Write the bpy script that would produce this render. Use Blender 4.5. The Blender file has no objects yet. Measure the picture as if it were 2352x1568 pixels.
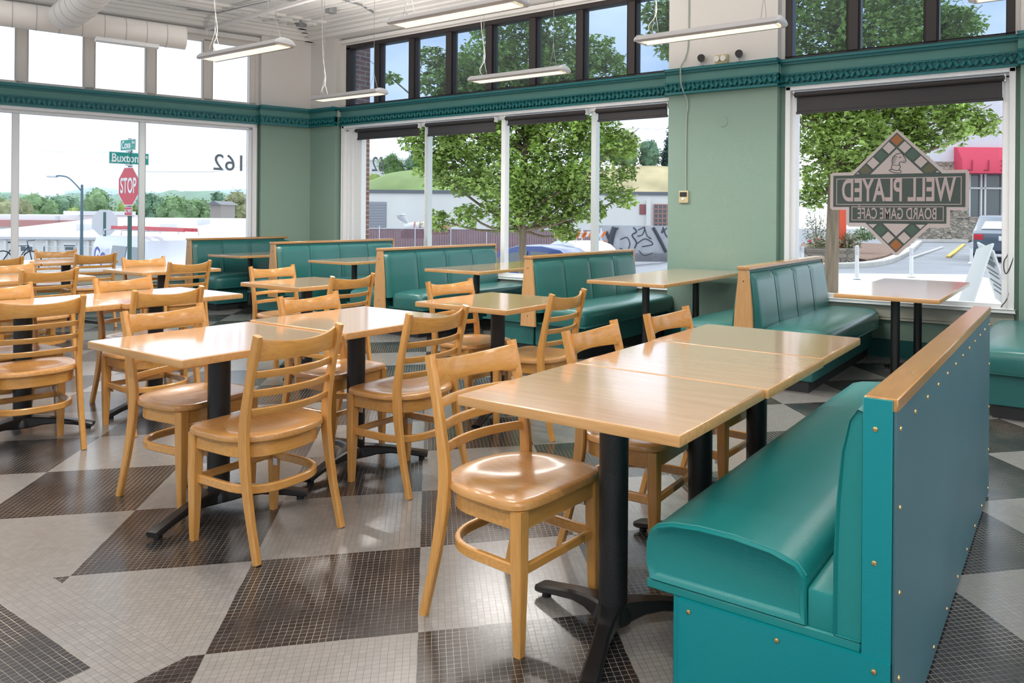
import bpy, bmesh, math, random
from math import sin, cos, pi, radians, sqrt, atan2
from mathutils import Vector, Matrix, noise

S = bpy.context.scene
COL = S.collection
R = radians

# ------------------------------------------------------------------ camera
H = 1.30                      # eye height in metres
F, CX, CY, ROLL = 1727.6, 1356.0, 494.4, 0.008   # for a 2352 x 1568 frame
HEAD = R(33.0)
cam = bpy.data.cameras.new('camera')
cam.lens = F / 2352 * 36
cam.sensor_width = 36
cam.shift_x = (1176 - CX) / 2352
cam.shift_y = (CY - 784) / 2352
cam.clip_end = 2000
co = bpy.data.objects.new('camera', cam)
COL.objects.link(co)
co.matrix_world = (Matrix.Translation((0, 0, H)) @ Matrix.Rotation(HEAD, 4, 'Z')
                   @ Matrix.Rotation(pi / 2, 4, 'X') @ Matrix.Rotation(ROLL, 4, 'Z'))
S.camera = co

# ------------------------------------------------------------------ view + world + sun
S.view_settings.view_transform = 'Standard'
S.view_settings.look = 'None'
S.view_settings.gamma = 1
S.view_settings.use_curve_mapping = False
S.view_settings.exposure = 0.45
try:
    S.cycles.max_bounces = 7
    S.cycles.diffuse_bounces = 3
    S.cycles.glossy_bounces = 3
    S.cycles.transmission_bounces = 4
    S.cycles.transparent_max_bounces = 12
    S.cycles.caustics_reflective = False
    S.cycles.caustics_refractive = False
    S.cycles.sample_clamp_indirect = 6
except Exception:
    pass

w = bpy.data.worlds.new('sky')
S.world = w
w.use_nodes = True
nt = w.node_tree
nt.nodes.clear()
wo = nt.nodes.new('ShaderNodeOutputWorld')
bg = nt.nodes.new('ShaderNodeBackground')
tc = nt.nodes.new('ShaderNodeTexCoord')
mp = nt.nodes.new('ShaderNodeMapping')
mp.inputs['Scale'].default_value = (1.6, 1.6, 4.5)
nz = nt.nodes.new('ShaderNodeTexNoise')
nz.inputs['Scale'].default_value = 1.7
nz.inputs['Detail'].default_value = 6
nz.inputs['Roughness'].default_value = 0.55
cr = nt.nodes.new('ShaderNodeValToRGB')
cr.color_ramp.elements[0].position = 0.40
cr.color_ramp.elements[0].color = (0.56, 0.66, 0.82, 1)
cr.color_ramp.elements[1].position = 0.66
cr.color_ramp.elements[1].color = (0.93, 0.97, 1.0, 1)
nt.links.new(tc.outputs['Generated'], mp.inputs['Vector'])
nt.links.new(mp.outputs['Vector'], nz.inputs['Vector'])
nt.links.new(nz.outputs['Fac'], cr.inputs['Fac'])
nt.links.new(cr.outputs['Color'], bg.inputs['Color'])
bg.inputs['Strength'].default_value = 1.45
nt.links.new(bg.outputs['Background'], wo.inputs['Surface'])

sun = bpy.data.lights.new('sun', 'SUN')
sun.energy = 1.3
sun.angle = R(25)
sun.color = (1.0, 0.97, 0.92)
so = bpy.data.objects.new('sun', sun)
COL.objects.link(so)
so.rotation_euler = (R(38), 0, R(-150))

# ------------------------------------------------------------------ helpers
def material(name, color, rough=0.5, metal=0.0, spec=0.5, coat=0.0, emit=None, estr=0.0,
             var=0.0, vscale=8.0, bump=0.0, bscale=60.0, alpha=1.0, vstretch=None, coat_rough=0.1):
    m = bpy.data.materials.new(name)
    m.use_nodes = True
    n = m.node_tree.nodes
    l = m.node_tree.links
    b = n['Principled BSDF']
    b.inputs['Base Color'].default_value = (*color, 1)
    b.inputs['Roughness'].default_value = rough
    b.inputs['Metallic'].default_value = metal
    b.inputs['Specular IOR Level'].default_value = spec
    b.inputs['Coat Weight'].default_value = coat
    b.inputs['Coat Roughness'].default_value = coat_rough
    b.inputs['Alpha'].default_value = alpha
    if emit:
        b.inputs['Emission Color'].default_value = (*emit, 1)
        b.inputs['Emission Strength'].default_value = estr
    t = n.new('ShaderNodeTexCoord')
    if var > 0:
        mpn = n.new('ShaderNodeMapping')
        if vstretch:
            mpn.inputs['Scale'].default_value = vstretch
        z = n.new('ShaderNodeTexNoise')
        z.inputs['Scale'].default_value = vscale
        z.inputs['Detail'].default_value = 5
        r = n.new('ShaderNodeValToRGB')
        r.color_ramp.elements[0].position = 0.3
        r.color_ramp.elements[1].position = 0.7
        r.color_ramp.elements[0].color = (*[c * (1 - var) for c in color], 1)
        r.color_ramp.elements[1].color = (*[min(1, c * (1 + var)) for c in color], 1)
        l.new(t.outputs['Object'], mpn.inputs['Vector'])
        l.new(mpn.outputs['Vector'], z.inputs['Vector'])
        l.new(z.outputs['Fac'], r.inputs['Fac'])
        l.new(r.outputs['Color'], b.inputs['Base Color'])
    if bump > 0:
        z2 = n.new('ShaderNodeTexNoise')
        z2.inputs['Scale'].default_value = bscale
        z2.inputs['Detail'].default_value = 3
        bp = n.new('ShaderNodeBump')
        bp.inputs['Strength'].default_value = bump
        bp.inputs['Distance'].default_value = 0.01
        l.new(t.outputs['Object'], z2.inputs['Vector'])
        l.new(z2.outputs['Fac'], bp.inputs['Height'])
        l.new(bp.outputs['Normal'], b.inputs['Normal'])
    return m


def wood(name, light, dark, axis='y', rough=0.28, coat=0.35, scale=9.0, crough=0.2):
    m = bpy.data.materials.new(name)
    m.use_nodes = True
    n = m.node_tree.nodes
    l = m.node_tree.links
    b = n['Principled BSDF']
    t = n.new('ShaderNodeTexCoord')
    oi = n.new('ShaderNodeObjectInfo')
    ad = n.new('ShaderNodeVectorMath')
    ad.operation = 'ADD'
    mu = n.new('ShaderNodeMath')
    mu.operation = 'MULTIPLY'
    mu.inputs[1].default_value = 37.0
    l.new(oi.outputs['Random'], mu.inputs[0])
    l.new(t.outputs['Object'], ad.inputs[0])
    l.new(mu.outputs[0], ad.inputs[1])
    mpn = n.new('ShaderNodeMapping')
    sc = {'x': (0.8, 9, 9), 'y': (9, 0.8, 9), 'z': (9, 9, 0.8)}[axis]
    mpn.inputs['Scale'].default_value = sc
    z = n.new('ShaderNodeTexNoise')
    z.inputs['Scale'].default_value = scale
    z.inputs['Detail'].default_value = 6
    z.inputs['Roughness'].default_value = 0.6
    z.inputs['Distortion'].default_value = 0.4
    r = n.new('ShaderNodeValToRGB')
    r.color_ramp.elements[0].position = 0.28
    r.color_ramp.elements[1].position = 0.62
    r.color_ramp.elements[0].color = (*dark, 1)
    r.color_ramp.elements[1].color = (*light, 1)
    l.new(ad.outputs[0], mpn.inputs['Vector'])
    l.new(mpn.outputs['Vector'], z.inputs['Vector'])
    l.new(z.outputs['Fac'], r.inputs['Fac'])
    hs = n.new('ShaderNodeHueSaturation')
    vr = n.new('ShaderNodeMapRange')
    vr.inputs['To Min'].default_value = 0.9
    vr.inputs['To Max'].default_value = 1.08
    l.new(oi.outputs['Random'], vr.inputs['Value'])
    l.new(vr.outputs['Result'], hs.inputs['Value'])
    l.new(r.outputs['Color'], hs.inputs['Color'])
    l.new(hs.outputs['Color'], b.inputs['Base Color'])
    b.inputs['Roughness'].default_value = rough
    b.inputs['Coat Weight'].default_value = coat
    b.inputs['Coat Roughness'].default_value = crough
    return m


M = {}
M['chair_wood'] = wood('honey beech wood', (0.68, 0.345, 0.095), (0.57, 0.265, 0.066), 'z', 0.32, 0.4)
M['seat_wood'] = wood('honey beech seat', (0.62, 0.315, 0.10), (0.51, 0.24, 0.066), 'y', 0.34, 0.55, 9.0, 0.14)
M['rail_wood'] = wood('honey beech rail', (0.68, 0.345, 0.092), (0.57, 0.265, 0.064), 'x', 0.25, 0.6)
M['table_wood'] = wood('maple laminate', (0.66, 0.42, 0.26), (0.57, 0.345, 0.20), 'x', 0.2, 1.0, 5.0, 0.1)
M['edge_wood'] = wood('maple edge', (0.66, 0.37, 0.15), (0.54, 0.28, 0.10), 'x', 0.3, 0.3, 6.0)
M['panel_wood'] = wood('birch panel', (0.63, 0.36, 0.155), (0.55, 0.30, 0.12), 'z', 0.35, 0.2)
M['cap_wood'] = wood('oak cap', (0.56, 0.29, 0.10), (0.46, 0.22, 0.07), 'y', 0.2, 0.6, 4.0)
M['vinyl'] = material('teal vinyl', (0.024, 0.150, 0.138), 0.30, spec=0.5, coat=0.35, coat_rough=0.22, var=0.06, vscale=3, bump=0.12, bscale=220)
M['vinyl_base'] = material('teal vinyl base', (0.020, 0.135, 0.128), 0.45, bump=0.15, bscale=200)
M['piping'] = material('dark piping', (0.003, 0.035, 0.032), 0.5)
M['near_vinyl'] = material('bright teal vinyl', (0.012, 0.230, 0.225), 0.32, spec=0.5, var=0.05, vscale=2, bump=0.1, bscale=260)
M['turq'] = material('turquoise laminate', (0.0, 0.235, 0.26), 0.45, bump=0.08, bscale=300)
M['slate'] = material('slate teal laminate', (0.045, 0.135, 0.165), 0.5, var=0.10, vscale=2.2, bump=0.1, bscale=300)
M['brass'] = material('brass', (0.75, 0.50, 0.22), 0.25, metal=1.0)
M['steel'] = material('zinc steel', (0.6, 0.6, 0.6), 0.3, metal=1.0)
M['black_metal'] = material('black enamel', (0.012, 0.012, 0.013), 0.32, spec=0.5, bump=0.25, bscale=350)
M['black_cast'] = material('black cast iron', (0.012, 0.012, 0.013), 0.28, spec=0.6)
M['kick'] = material('black toe kick', (0.018, 0.019, 0.022), 0.6)
M['white_trim'] = material('white painted trim', (0.84, 0.86, 0.88), 0.35)
M['cream_trim'] = material('cream painted wood', (0.72, 0.68, 0.64), 0.45)
M['beige_panel'] = material('beige panel', (0.50, 0.50, 0.43), 0.5)
M['teal_trim'] = material('dark teal trim paint', (0.012, 0.175, 0.19), 0.35)
M['teal_field'] = material('sea green band paint', (0.085, 0.26, 0.235), 0.4)
M['teal_base'] = material('teal baseboard paint', (0.006, 0.095, 0.095), 0.4)
M['dark_frame'] = material('dark brown frame', (0.028, 0.022, 0.022), 0.4)
M['alu'] = material('satin aluminium', (0.62, 0.65, 0.64), 0.35, metal=0.6)
M['ceiling'] = material('off white ceiling', (0.82, 0.80, 0.775), 0.6, var=0.03, vscale=2)
M['duct'] = material('painted spiral duct', (0.78, 0.76, 0.74), 0.45)
M['duct_seam'] = material('duct seam', (0.48, 0.46, 0.44), 0.5)
M['wall_cable'] = material('grey green cable', (0.36, 0.42, 0.38), 0.5)
M['grey_metal'] = material('grey metal', (0.36, 0.37, 0.38), 0.35, metal=0.6)
M['fixture'] = material('silver fixture', (0.50, 0.50, 0.52), 0.35, metal=0.3)
M['fixture_light'] = material('white fixture end', (0.72, 0.74, 0.78), 0.35)
M['lamp_glow'] = material('lit lamp', (1, 0.95, 0.85), 0.4, emit=(1.0, 0.90, 0.74), estr=1.5)
M['louver'] = material('self-lit louver fins', (0.85, 0.82, 0.72), 0.3, emit=(1.0, 0.82, 0.55), estr=0.22)  # weak emission stands in for tube light falling on the fins
M['cord'] = material('white cord', (0.40, 0.38, 0.35), 0.5)
M['dark_cord'] = material('dark cord', (0.05, 0.05, 0.05), 0.5)
M['blind'] = material('charcoal roller blind', (0.022, 0.019, 0.021), 0.5, bump=0.1, bscale=120)
M['putty'] = material('putty plastic', (0.58, 0.50, 0.30), 0.4)
M['white_plastic'] = material('white plastic', (0.8, 0.8, 0.76), 0.35)
M['black_plastic'] = material('black plastic', (0.015, 0.015, 0.016), 0.4)


def wall_paint():
    m = bpy.data.materials.new('wall paint sage below cream above')
    m.use_nodes = True
    n = m.node_tree.nodes
    l = m.node_tree.links
    b = n['Principled BSDF']
    b.inputs['Roughness'].default_value = 0.5
    g = n.new('ShaderNodeNewGeometry')
    sx = n.new('ShaderNodeSeparateXYZ')
    gt = n.new('ShaderNodeMath')
    gt.operation = 'GREATER_THAN'
    gt.inputs[1].default_value = 2.74
    mx = n.new('ShaderNodeMix')
    mx.data_type = 'RGBA'
    mx.inputs['A'].default_value = (0.225, 0.34, 0.278, 1)
    mx.inputs['B'].default_value = (0.74, 0.71, 0.68, 1)
    z = n.new('ShaderNodeTexNoise')
    z.inputs['Scale'].default_value = 130
    bp = n.new('ShaderNodeBump')
    bp.inputs['Strength'].default_value = 0.15
    bp.inputs['Distance'].default_value = 0.01
    l.new(g.outputs['Position'], sx.inputs[0])
    l.new(sx.outputs['Z'], gt.inputs[0])
    l.new(gt.outputs[0], mx.inputs['Factor'])
    l.new(mx.outputs['Result'], b.inputs['Base Color'])
    l.new(g.outputs['Position'], z.inputs['Vector'])
    l.new(z.outputs['Fac'], bp.inputs['Height'])
    l.new(bp.outputs['Normal'], b.inputs['Normal'])
    return m


M['wall'] = wall_paint()


def brick_mat(name, c1, c2, mortar, scale=1.0, bw=0.22, bh=0.075, stone=False):
    m = bpy.data.materials.new(name)
    m.use_nodes = True
    n = m.node_tree.nodes
    l = m.node_tree.links
    b = n['Principled BSDF']
    b.inputs['Roughness'].default_value = 0.85
    g = n.new('ShaderNodeTexCoord')
    sx = n.new('ShaderNodeSeparateXYZ')
    ad = n.new('ShaderNodeMath')
    ad.operation = 'ADD'
    cb = n.new('ShaderNodeCombineXYZ')
    l.new(g.outputs['Object'], sx.inputs[0])
    l.new(sx.outputs['X'], ad.inputs[0])
    l.new(sx.outputs['Y'], ad.inputs[1])
    l.new(ad.outputs[0], cb.inputs['X'])
    l.new(sx.outputs['Z'], cb.inputs['Y'])
    if stone:
        v = n.new('ShaderNodeTexVoronoi')
        v.inputs['Scale'].default_value = scale
        mpn = n.new('ShaderNodeMapping')
        mpn.inputs['Scale'].default_value = (1, 2.2, 1)
        v2 = n.new('ShaderNodeTexVoronoi')
        v2.feature = 'DISTANCE_TO_EDGE'
        v2.inputs['Scale'].default_value = scale
        l.new(cb.outputs[0], mpn.inputs['Vector'])
        l.new(mpn.outputs[0], v.inputs['Vector'])
        l.new(mpn.outputs[0], v2.inputs['Vector'])
        r = n.new('ShaderNodeValToRGB')
        r.color_ramp.elements[0].color = (*c1, 1)
        r.color_ramp.elements[1].color = (*c2, 1)
        l.new(v.outputs['Color'], r.inputs['Fac'])
        lt = n.new('ShaderNodeMath')
        lt.operation = 'LESS_THAN'
        lt.inputs[1].default_value = 0.05
        l.new(v2.outputs['Distance'], lt.inputs[0])
        mx = n.new('ShaderNodeMix')
        mx.data_type = 'RGBA'
        mx.inputs['B'].default_value = (*mortar, 1)
        l.new(lt.outputs[0], mx.inputs['Factor'])
        l.new(r.outputs['Color'], mx.inputs['A'])
        l.new(mx.outputs['Result'], b.inputs['Base Color'])
    else:
        t = n.new('ShaderNodeTexBrick')
        t.inputs['Scale'].default_value = scale
        t.inputs['Color1'].default_value = (*c1, 1)
        t.inputs['Color2'].default_value = (*c2, 1)
        t.inputs['Mortar'].default_value = (*mortar, 1)
        t.inputs['Brick Width'].default_value = bw
        t.inputs['Row Height'].default_value = bh
        t.inputs['Mortar Size'].default_value = 0.008
        l.new(cb.outputs[0], t.inputs['Vector'])
        l.new(t.outputs['Color'], b.inputs['Base Color'])
    return m


M['brick'] = brick_mat('red brick', (0.25, 0.11, 0.085), (0.32, 0.15, 0.11), (0.42, 0.38, 0.35))
M['white_brick'] = brick_mat('painted white brick', (0.72, 0.70, 0.74), (0.68, 0.66, 0.70), (0.60, 0.58, 0.62))
M['stone'] = brick_mat('field stone', (0.22, 0.18, 0.14), (0.55, 0.47, 0.38), (0.12, 0.11, 0.10), 3.0, stone=True)


def floor_mat():
    m = bpy.data.materials.new('diagonal mosaic tile floor')
    m.use_nodes = True
    n = m.node_tree.nodes
    l = m.node_tree.links
    b = n['Principled BSDF']

    def math(op, a, c=None, d=None):
        k = n.new('ShaderNodeMath')
        k.operation = op
        for i, v in enumerate((a, c, d)):
            if v is None:
                continue
            if isinstance(v, (int, float)):
                k.inputs[i].default_value = v
            else:
                l.new(v, k.inputs[i])
        return k.outputs[0]
    g = n.new('ShaderNodeNewGeometry')
    sx = n.new('ShaderNodeSeparateXYZ')
    l.new(g.outputs['Position'], sx.inputs[0])
    X, Y = sx.outputs['X'], sx.outputs['Y']
    # small wobble so that the hand-set rows are not ruler straight
    wz = n.new('ShaderNodeTexNoise')
    wz.inputs['Scale'].default_value = 9
    wz.inputs['Detail'].default_value = 2
    l.new(g.outputs['Position'], wz.inputs['Vector'])
    wob = math('MULTIPLY', math('SUBTRACT', wz.outputs['Fac'], 0.5), 0.006)
    ox, oy = -1.715, 1.675
    c45 = cos(R(45.0))
    dx = math('SUBTRACT', X, ox)
    dy = math('SUBTRACT', Y, oy)
    U = math('MULTIPLY', math('ADD', dx, dy), c45)
    V = math('MULTIPLY', math('SUBTRACT', dy, dx), c45)
    # border block, laid square to the room
    inb = math('MULTIPLY', math('LESS_THAN', X, -2.18), math('LESS_THAN', Y, 1.205))
    drk2 = math('MULTIPLY', math('LESS_THAN', X, -2.35), math('LESS_THAN', Y, 1.03))
    cell = 0.6093
    iu = math('FLOOR', math('DIVIDE', U, cell))
    iv = math('FLOOR', math('DIVIDE', V, cell))
    par = math('FLOORED_MODULO', math('ADD', iu, iv), 2.0)
    par = math('GREATER_THAN', par, 0.5)
    isd = math('ADD', math('MULTIPLY', par, math('SUBTRACT', 1.0, inb)), math('MULTIPLY', drk2, inb))
    tile = cell / 29
    Us = math('ADD', math('MULTIPLY', U, math('SUBTRACT', 1.0, inb)), math('MULTIPLY', X, inb))
    Vs = math('ADD', math('MULTIPLY', V, math('SUBTRACT', 1.0, inb)), math('MULTIPLY', Y, inb))
    fu = math('FRACT', math('DIVIDE', math('ADD', Us, wob), tile))
    fv = math('FRACT', math('DIVIDE', math('SUBTRACT', Vs, wob), tile))
    eu = math('ABSOLUTE', math('SUBTRACT', fu, 0.5))
    ev = math('ABSOLUTE', math('SUBTRACT', fv, 0.5))
    gr = math('MAXIMUM', math('GREATER_THAN', eu, 0.472), math('GREATER_THAN', ev, 0.472))
    # tile to tile tone
    tu = math('FLOOR', math('DIVIDE', math('ADD', Us, wob), tile))
    tv = math('FLOOR', math('DIVIDE', math('SUBTRACT', Vs, wob), tile))
    cb = n.new('ShaderNodeCombineXYZ')
    l.new(tu, cb.inputs[0])
    l.new(tv, cb.inputs[1])
    wn = n.new('ShaderNodeTexWhiteNoise')
    wn.noise_dimensions = '2D'
    l.new(cb.outputs[0], wn.inputs['Vector'])
    big = n.new('ShaderNodeTexNoise')
    big.inputs['Scale'].default_value = 2.2
    big.inputs['Detail'].default_value = 4
    l.new(g.outputs['Position'], big.inputs['Vector'])

    def mix(f, a, c):
        k = n.new('ShaderNodeMix')
        k.data_type = 'RGBA'
        if isinstance(f, (int, float)):
            k.inputs['Factor'].default_value = f
        else:
            l.new(f, k.inputs['Factor'])
        for nm, v in (('A', a), ('B', c)):
            if isinstance(v, tuple):
                k.inputs[nm].default_value = (*v, 1)
            else:
                l.new(v, k.inputs[nm])
        return k.outputs['Result']
    light = mix(wn.outputs['Value'], (0.245, 0.245, 0.238), (0.30, 0.296, 0.284))
    light = mix(big.outputs['Fac'], light, (0.25, 0.236, 0.222))
    dark = mix(wn.outputs['Value'], (0.015, 0.0145, 0.016), (0.027, 0.025, 0.027))
    tilec = mix(isd, light, dark)
    gtone = math('MULTIPLY', big.outputs['Fac'], 1.0)
    g2 = n.new('ShaderNodeTexNoise')
    g2.inputs['Scale'].default_value = 3.5
    g2.inputs['Detail'].default_value = 5
    l.new(g.outputs['Position'], g2.inputs['Vector'])
    g2o = math('MULTIPLY', math('SUBTRACT', g2.outputs['Fac'], 0.36), 3.6)
    g2o = math('MINIMUM', math('MAXIMUM', g2o, 0.0), 1.0)
    grd = mix(g2o, (0.05, 0.045, 0.04), (0.50, 0.43, 0.33))
    grl = mix(gtone, (0.03, 0.028, 0.026), (0.10, 0.09, 0.08))
    grc = mix(isd, grl, grd)
    colr = mix(gr, tilec, grc)
    l.new(colr, b.inputs['Base Color'])
    rr = math('ADD', math('MULTIPLY', wn.outputs['Value'], 0.02), math('MULTIPLY', big.outputs['Fac'], 0.16))
    rr = math('ADD', rr, 0.13)
    rr = math('ADD', rr, math('MULTIPLY', gr, 0.25))
    l.new(rr, b.inputs['Roughness'])
    bp = n.new('ShaderNodeBump')
    bp.inputs['Strength'].default_value = 0.22
    bp.inputs['Distance'].default_value = 0.002
    hgt = math('ADD', math('SUBTRACT', 1.0, gr), math('MULTIPLY', big.outputs['Fac'], 2.0))
    l.new(hgt, bp.inputs['Height'])
    l.new(bp.outputs['Normal'], b.inputs['Normal'])
    b.inputs['Specular IOR Level'].default_value = 0.7
    b.inputs['Coat Weight'].default_value = 0.30
    b.inputs['Coat Roughness'].default_value = 0.24
    return m


M['floor'] = floor_mat()


def glass_mat(name, tint=(1, 1, 1), refl=0.10, haze=0.0):
    m = bpy.data.materials.new(name)
    m.use_nodes = True
    n = m.node_tree.nodes
    l = m.node_tree.links
    n.clear()
    o = n.new('ShaderNodeOutputMaterial')
    t = n.new('ShaderNodeBsdfTransparent')
    t.inputs['Color'].default_value = (*tint, 1)
    g = n.new('ShaderNodeBsdfGlossy')
    g.inputs['Roughness'].default_value = 0.02
    lw = n.new('ShaderNodeLayerWeight')
    lw.inputs['Blend'].default_value = 0.12
    mu = n.new('ShaderNodeMath')
    mu.operation = 'MULTIPLY'
    mu.inputs[1].default_value = refl * 4
    mx = n.new('ShaderNodeMixShader')
    l.new(lw.outputs['Fresnel'], mu.inputs[0])
    l.new(mu.outputs[0], mx.inputs[0])
    l.new(t.outputs[0], mx.inputs[1])
    l.new(g.outputs[0], mx.inputs[2])
    last = mx
    if haze > 0:
        d = n.new('ShaderNodeBsdfDiffuse')
        d.inputs['Color'].default_value = (0.7, 0.75, 0.8, 1)
        mx2 = n.new('ShaderNodeMixShader')
        mx2.inputs[0].default_value = haze
        l.new(mx.outputs[0], mx2.inputs[1])
        l.new(d.outputs[0], mx2.inputs[2])
        last = mx2
    l.new(last.outputs[0], o.inputs['Surface'])
    return m


M['glass'] = glass_mat('clear shop glass', (0.97, 0.985, 0.98), 0.10)
M['dark_glass'] = glass_mat('tinted upper glass', (0.62, 0.70, 0.78), 0.14, 0.05)
M['car_glass'] = material('car glass', (0.12, 0.15, 0.18), 0.08, spec=0.8)


def film(name, color, op):
    m = bpy.data.materials.new(name)
    m.use_nodes = True
    n = m.node_tree.nodes
    l = m.node_tree.links
    b = n['Principled BSDF']
    b.inputs['Base Color'].default_value = (*color, 1)
    b.inputs['Roughness'].default_value = 0.6
    b.inputs['Alpha'].default_value = op
    return m


class MB:
    def __init__(self):
        self.bm = bmesh.new()

    def box(self, x0, x1, y0, y1, z0, z1, bev=0.0, seg=2, mat=None):
        r = bmesh.ops.create_cube(self.bm, size=1)
        vs = r['verts']
        for v in vs:
            v.co = Vector((x0 + (v.co.x + .5) * (x1 - x0), y0 + (v.co.y + .5) * (y1 - y0), z0 + (v.co.z + .5) * (z1 - z0)))
        if mat is not None:
            for v in vs:
                v.co = mat @ v.co
        if bev > 0:
            es = list({e for v in vs for e in v.link_edges})
            bmesh.ops.bevel(self.bm, geom=es, offset=bev, segments=seg, affect='EDGES', profile=0.6)
        return self

    def rings(self, rings, close=True, cap=True):
        bm = self.bm
        rv = [[bm.verts.new(p) for p in r] for r in rings]
        n = len(rings[0])
        for a, b in zip(rv, rv[1:]):
            for i in range(n if close else n - 1):
                j = (i + 1) % n
                try:
                    bm.faces.new((a[i], a[j], b[j], b[i]))
                except ValueError:
                    pass
        if cap:
            for r in (rv[0], rv[-1]):
                try:
                    bm.faces.new(r)
                except ValueError:
                    pass
        return self

    def tube(self, pts, rad, n=10, cap=True):
        pts = [Vector(p) for p in pts]
        rads = rad if isinstance(rad, (list, tuple)) else [rad] * len(pts)
        rings = []
        up = None
        for i, p in enumerate(pts):
            d = (pts[min(i + 1, len(pts) - 1)] - pts[max(i - 1, 0)]).normalized()
            if up is None:
                up = Vector((0, 0, 1)) if abs(d.z) < 0.9 else Vector((1, 0, 0))
            a = d.cross(up)
            if a.length < 1e-4:
                a = d.cross(Vector((0, 1, 0)))
            a.normalize()
            b = a.cross(d).normalized()
            up = b
            rings.append([p + (a * cos(2 * pi * k / n) + b * sin(2 * pi * k / n)) * rads[i] for k in range(n)])
        return self.rings(rings, True, cap)

    def sweep(self, pts, secs, up=(0, 0, 1), bev=0.0):
        """rectangular section (w across, h along up) along pts; secs one (w,h) or a list"""
        pts = [Vector(p) for p in pts]
        up = Vector(up)
        rings = []
        for i, p in enumerate(pts):
            w_, h_ = secs[i] if isinstance(secs, list) else secs
            d = (pts[min(i + 1, len(pts) - 1)] - pts[max(i - 1, 0)]).normalized()
            a = d.cross(up).normalized()
            u = a.cross(d).normalized()
            c = min(w_, h_) * 0.18 if bev == 0 else bev
            hw, hh = w_ / 2, h_ / 2
            sec = [(-hw, -hh + c), (-hw + c, -hh), (hw - c, -hh), (hw, -hh + c), (hw, hh - c), (hw - c, hh), (-hw + c, hh), (-hw, hh - c)]
            rings.append([p + a * x + u * y for x, y in sec])
        return self.rings(rings)

    def prism(self, poly, t0, t1, plane='xz'):
        def P3(x, y, t):
            return {'xz': (x, t, y), 'xy': (x, y, t), 'yz': (t, x, y)}[plane]
        bm = self.bm
        a = [bm.verts.new(P3(x, y, t0)) for x, y in poly]
        b = [bm.verts.new(P3(x, y, t1)) for x, y in poly]
        n = len(poly)
        bm.faces.new(a)
        bm.faces.new(b[::-1])
        for i in range(n):
            bm.faces.new((a[i], a[(i + 1) % n], b[(i + 1) % n], b[i]))
        return self

    def sphere(self, c, r, sub=2, sc=(1, 1, 1)):
        q = bmesh.ops.create_icosphere(self.bm, subdivisions=sub, radius=r)
        for v in q['verts']:
            v.co = Vector((v.co.x * sc[0], v.co.y * sc[1], v.co.z * sc[2])) + Vector(c)
        return self

    def transform(self, mat):
        bmesh.ops.transform(self.bm, matrix=mat, verts=self.bm.verts)
        return self

    def build(self, name, mat, parent=None, sharp=38, loc=None):
        bm = self.bm
        bmesh.ops.recalc_face_normals(bm, faces=bm.faces)
        me = bpy.data.meshes.new(name)
        bm.to_mesh(me)
        bm.free()
        me.polygons.foreach_set('use_smooth', [True] * len(me.polygons))
        try:
            me.set_sharp_from_angle(angle=R(sharp))
        except Exception:
            pass
        me.materials.append(mat)
        o = bpy.data.objects.new(name, me)
        COL.objects.link(o)
        if parent:
            o.parent = parent
        if loc:
            o.location = loc
        return o


def tag(o, label, cat, group=None, kind=None):
    o['label'] = label
    o['category'] = cat
    if group:
        o['group'] = group
    if kind:
        o['kind'] = kind
    return o


def thing(name, label, cat, loc=(0, 0, 0), rz=0, group=None):
    o = bpy.data.objects.new(name, None)
    o.empty_display_size = 0.1
    COL.objects.link(o)
    o.location = loc
    o.rotation_euler = (0, 0, rz)
    return tag(o, label, cat, group)


def struct_root(name, loc=(0, 0, 0)):
    o = bpy.data.objects.new(name, None)
    COL.objects.link(o)
    o.location = loc
    o['kind'] = 'structure'
    return o


def dup(root, loc, rz, label, group=None, sz=1.0, kids=True):
    r = root.copy()
    COL.objects.link(r)
    r.location = loc
    r.rotation_euler = (0, 0, rz)
    r.scale = (1, 1, sz)
    r['label'] = label
    if group:
        r['group'] = group
    for ch in list(root.children):
        c = ch.copy()
        COL.objects.link(c)
        c.parent = r
        for g in ch.children:
            d = g.copy()
            COL.objects.link(d)
            d.parent = c
    return r


def text_obj(name, txt, size, mat, parent=None, mtx=None, extrude=0.001, sx=1.0, align='CENTER', bold=0.0, spacing=1.0):
    cu = bpy.data.curves.new('t', 'FONT')
    cu.body = txt
    cu.size = size
    cu.extrude = extrude
    cu.align_x = align
    cu.align_y = 'CENTER'
    cu.offset = bold
    cu.space_character = spacing
    cu.resolution_u = 4
    to = bpy.data.objects.new('t', cu)
    COL.objects.link(to)
    dg = bpy.context.evaluated_depsgraph_get()
    dg.update()
    me = bpy.data.meshes.new_from_object(to.evaluated_get(dg))
    bpy.data.objects.remove(to)
    bpy.data.curves.remove(cu)
    me.transform(Matrix.Diagonal((sx, 1, 1, 1)))
    if mtx is not None:
        me.transform(mtx)
    me.materials.clear()
    me.materials.append(mat)
    me.name = name
    o = bpy.data.objects.new(name, me)
    COL.objects.link(o)
    if parent:
        o.parent = parent
    return o


# camera helpers: pixel of the 2352x1568 frame -> point of the place
ES = Vector((cos(-HEAD), 0))


def to_room(X, Y):
    """camera-heading coordinates (right, forward) to room coordinates"""
    c, s = cos(HEAD), sin(HEAD)
    return (X * c - Y * s, X * s + Y * c)


def ray(u, v):
    a, b = u - CX, v - CY
    c, s = cos(ROLL), sin(ROLL)
    return (a * c + b * s) / F, -(-a * s + b * c) / F


def at(u, v, Y):
    x, z = ray(u, v)
    X, Yr = to_room(x * Y, Y)
    return Vector((X, Yr, H + z * Y))


def on_plane(u, v, z0):
    x, z = ray(u, v)
    Y = (z0 - H) / z
    X, Yr = to_room(x * Y, Y)
    return Vector((X, Yr, z0))


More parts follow.
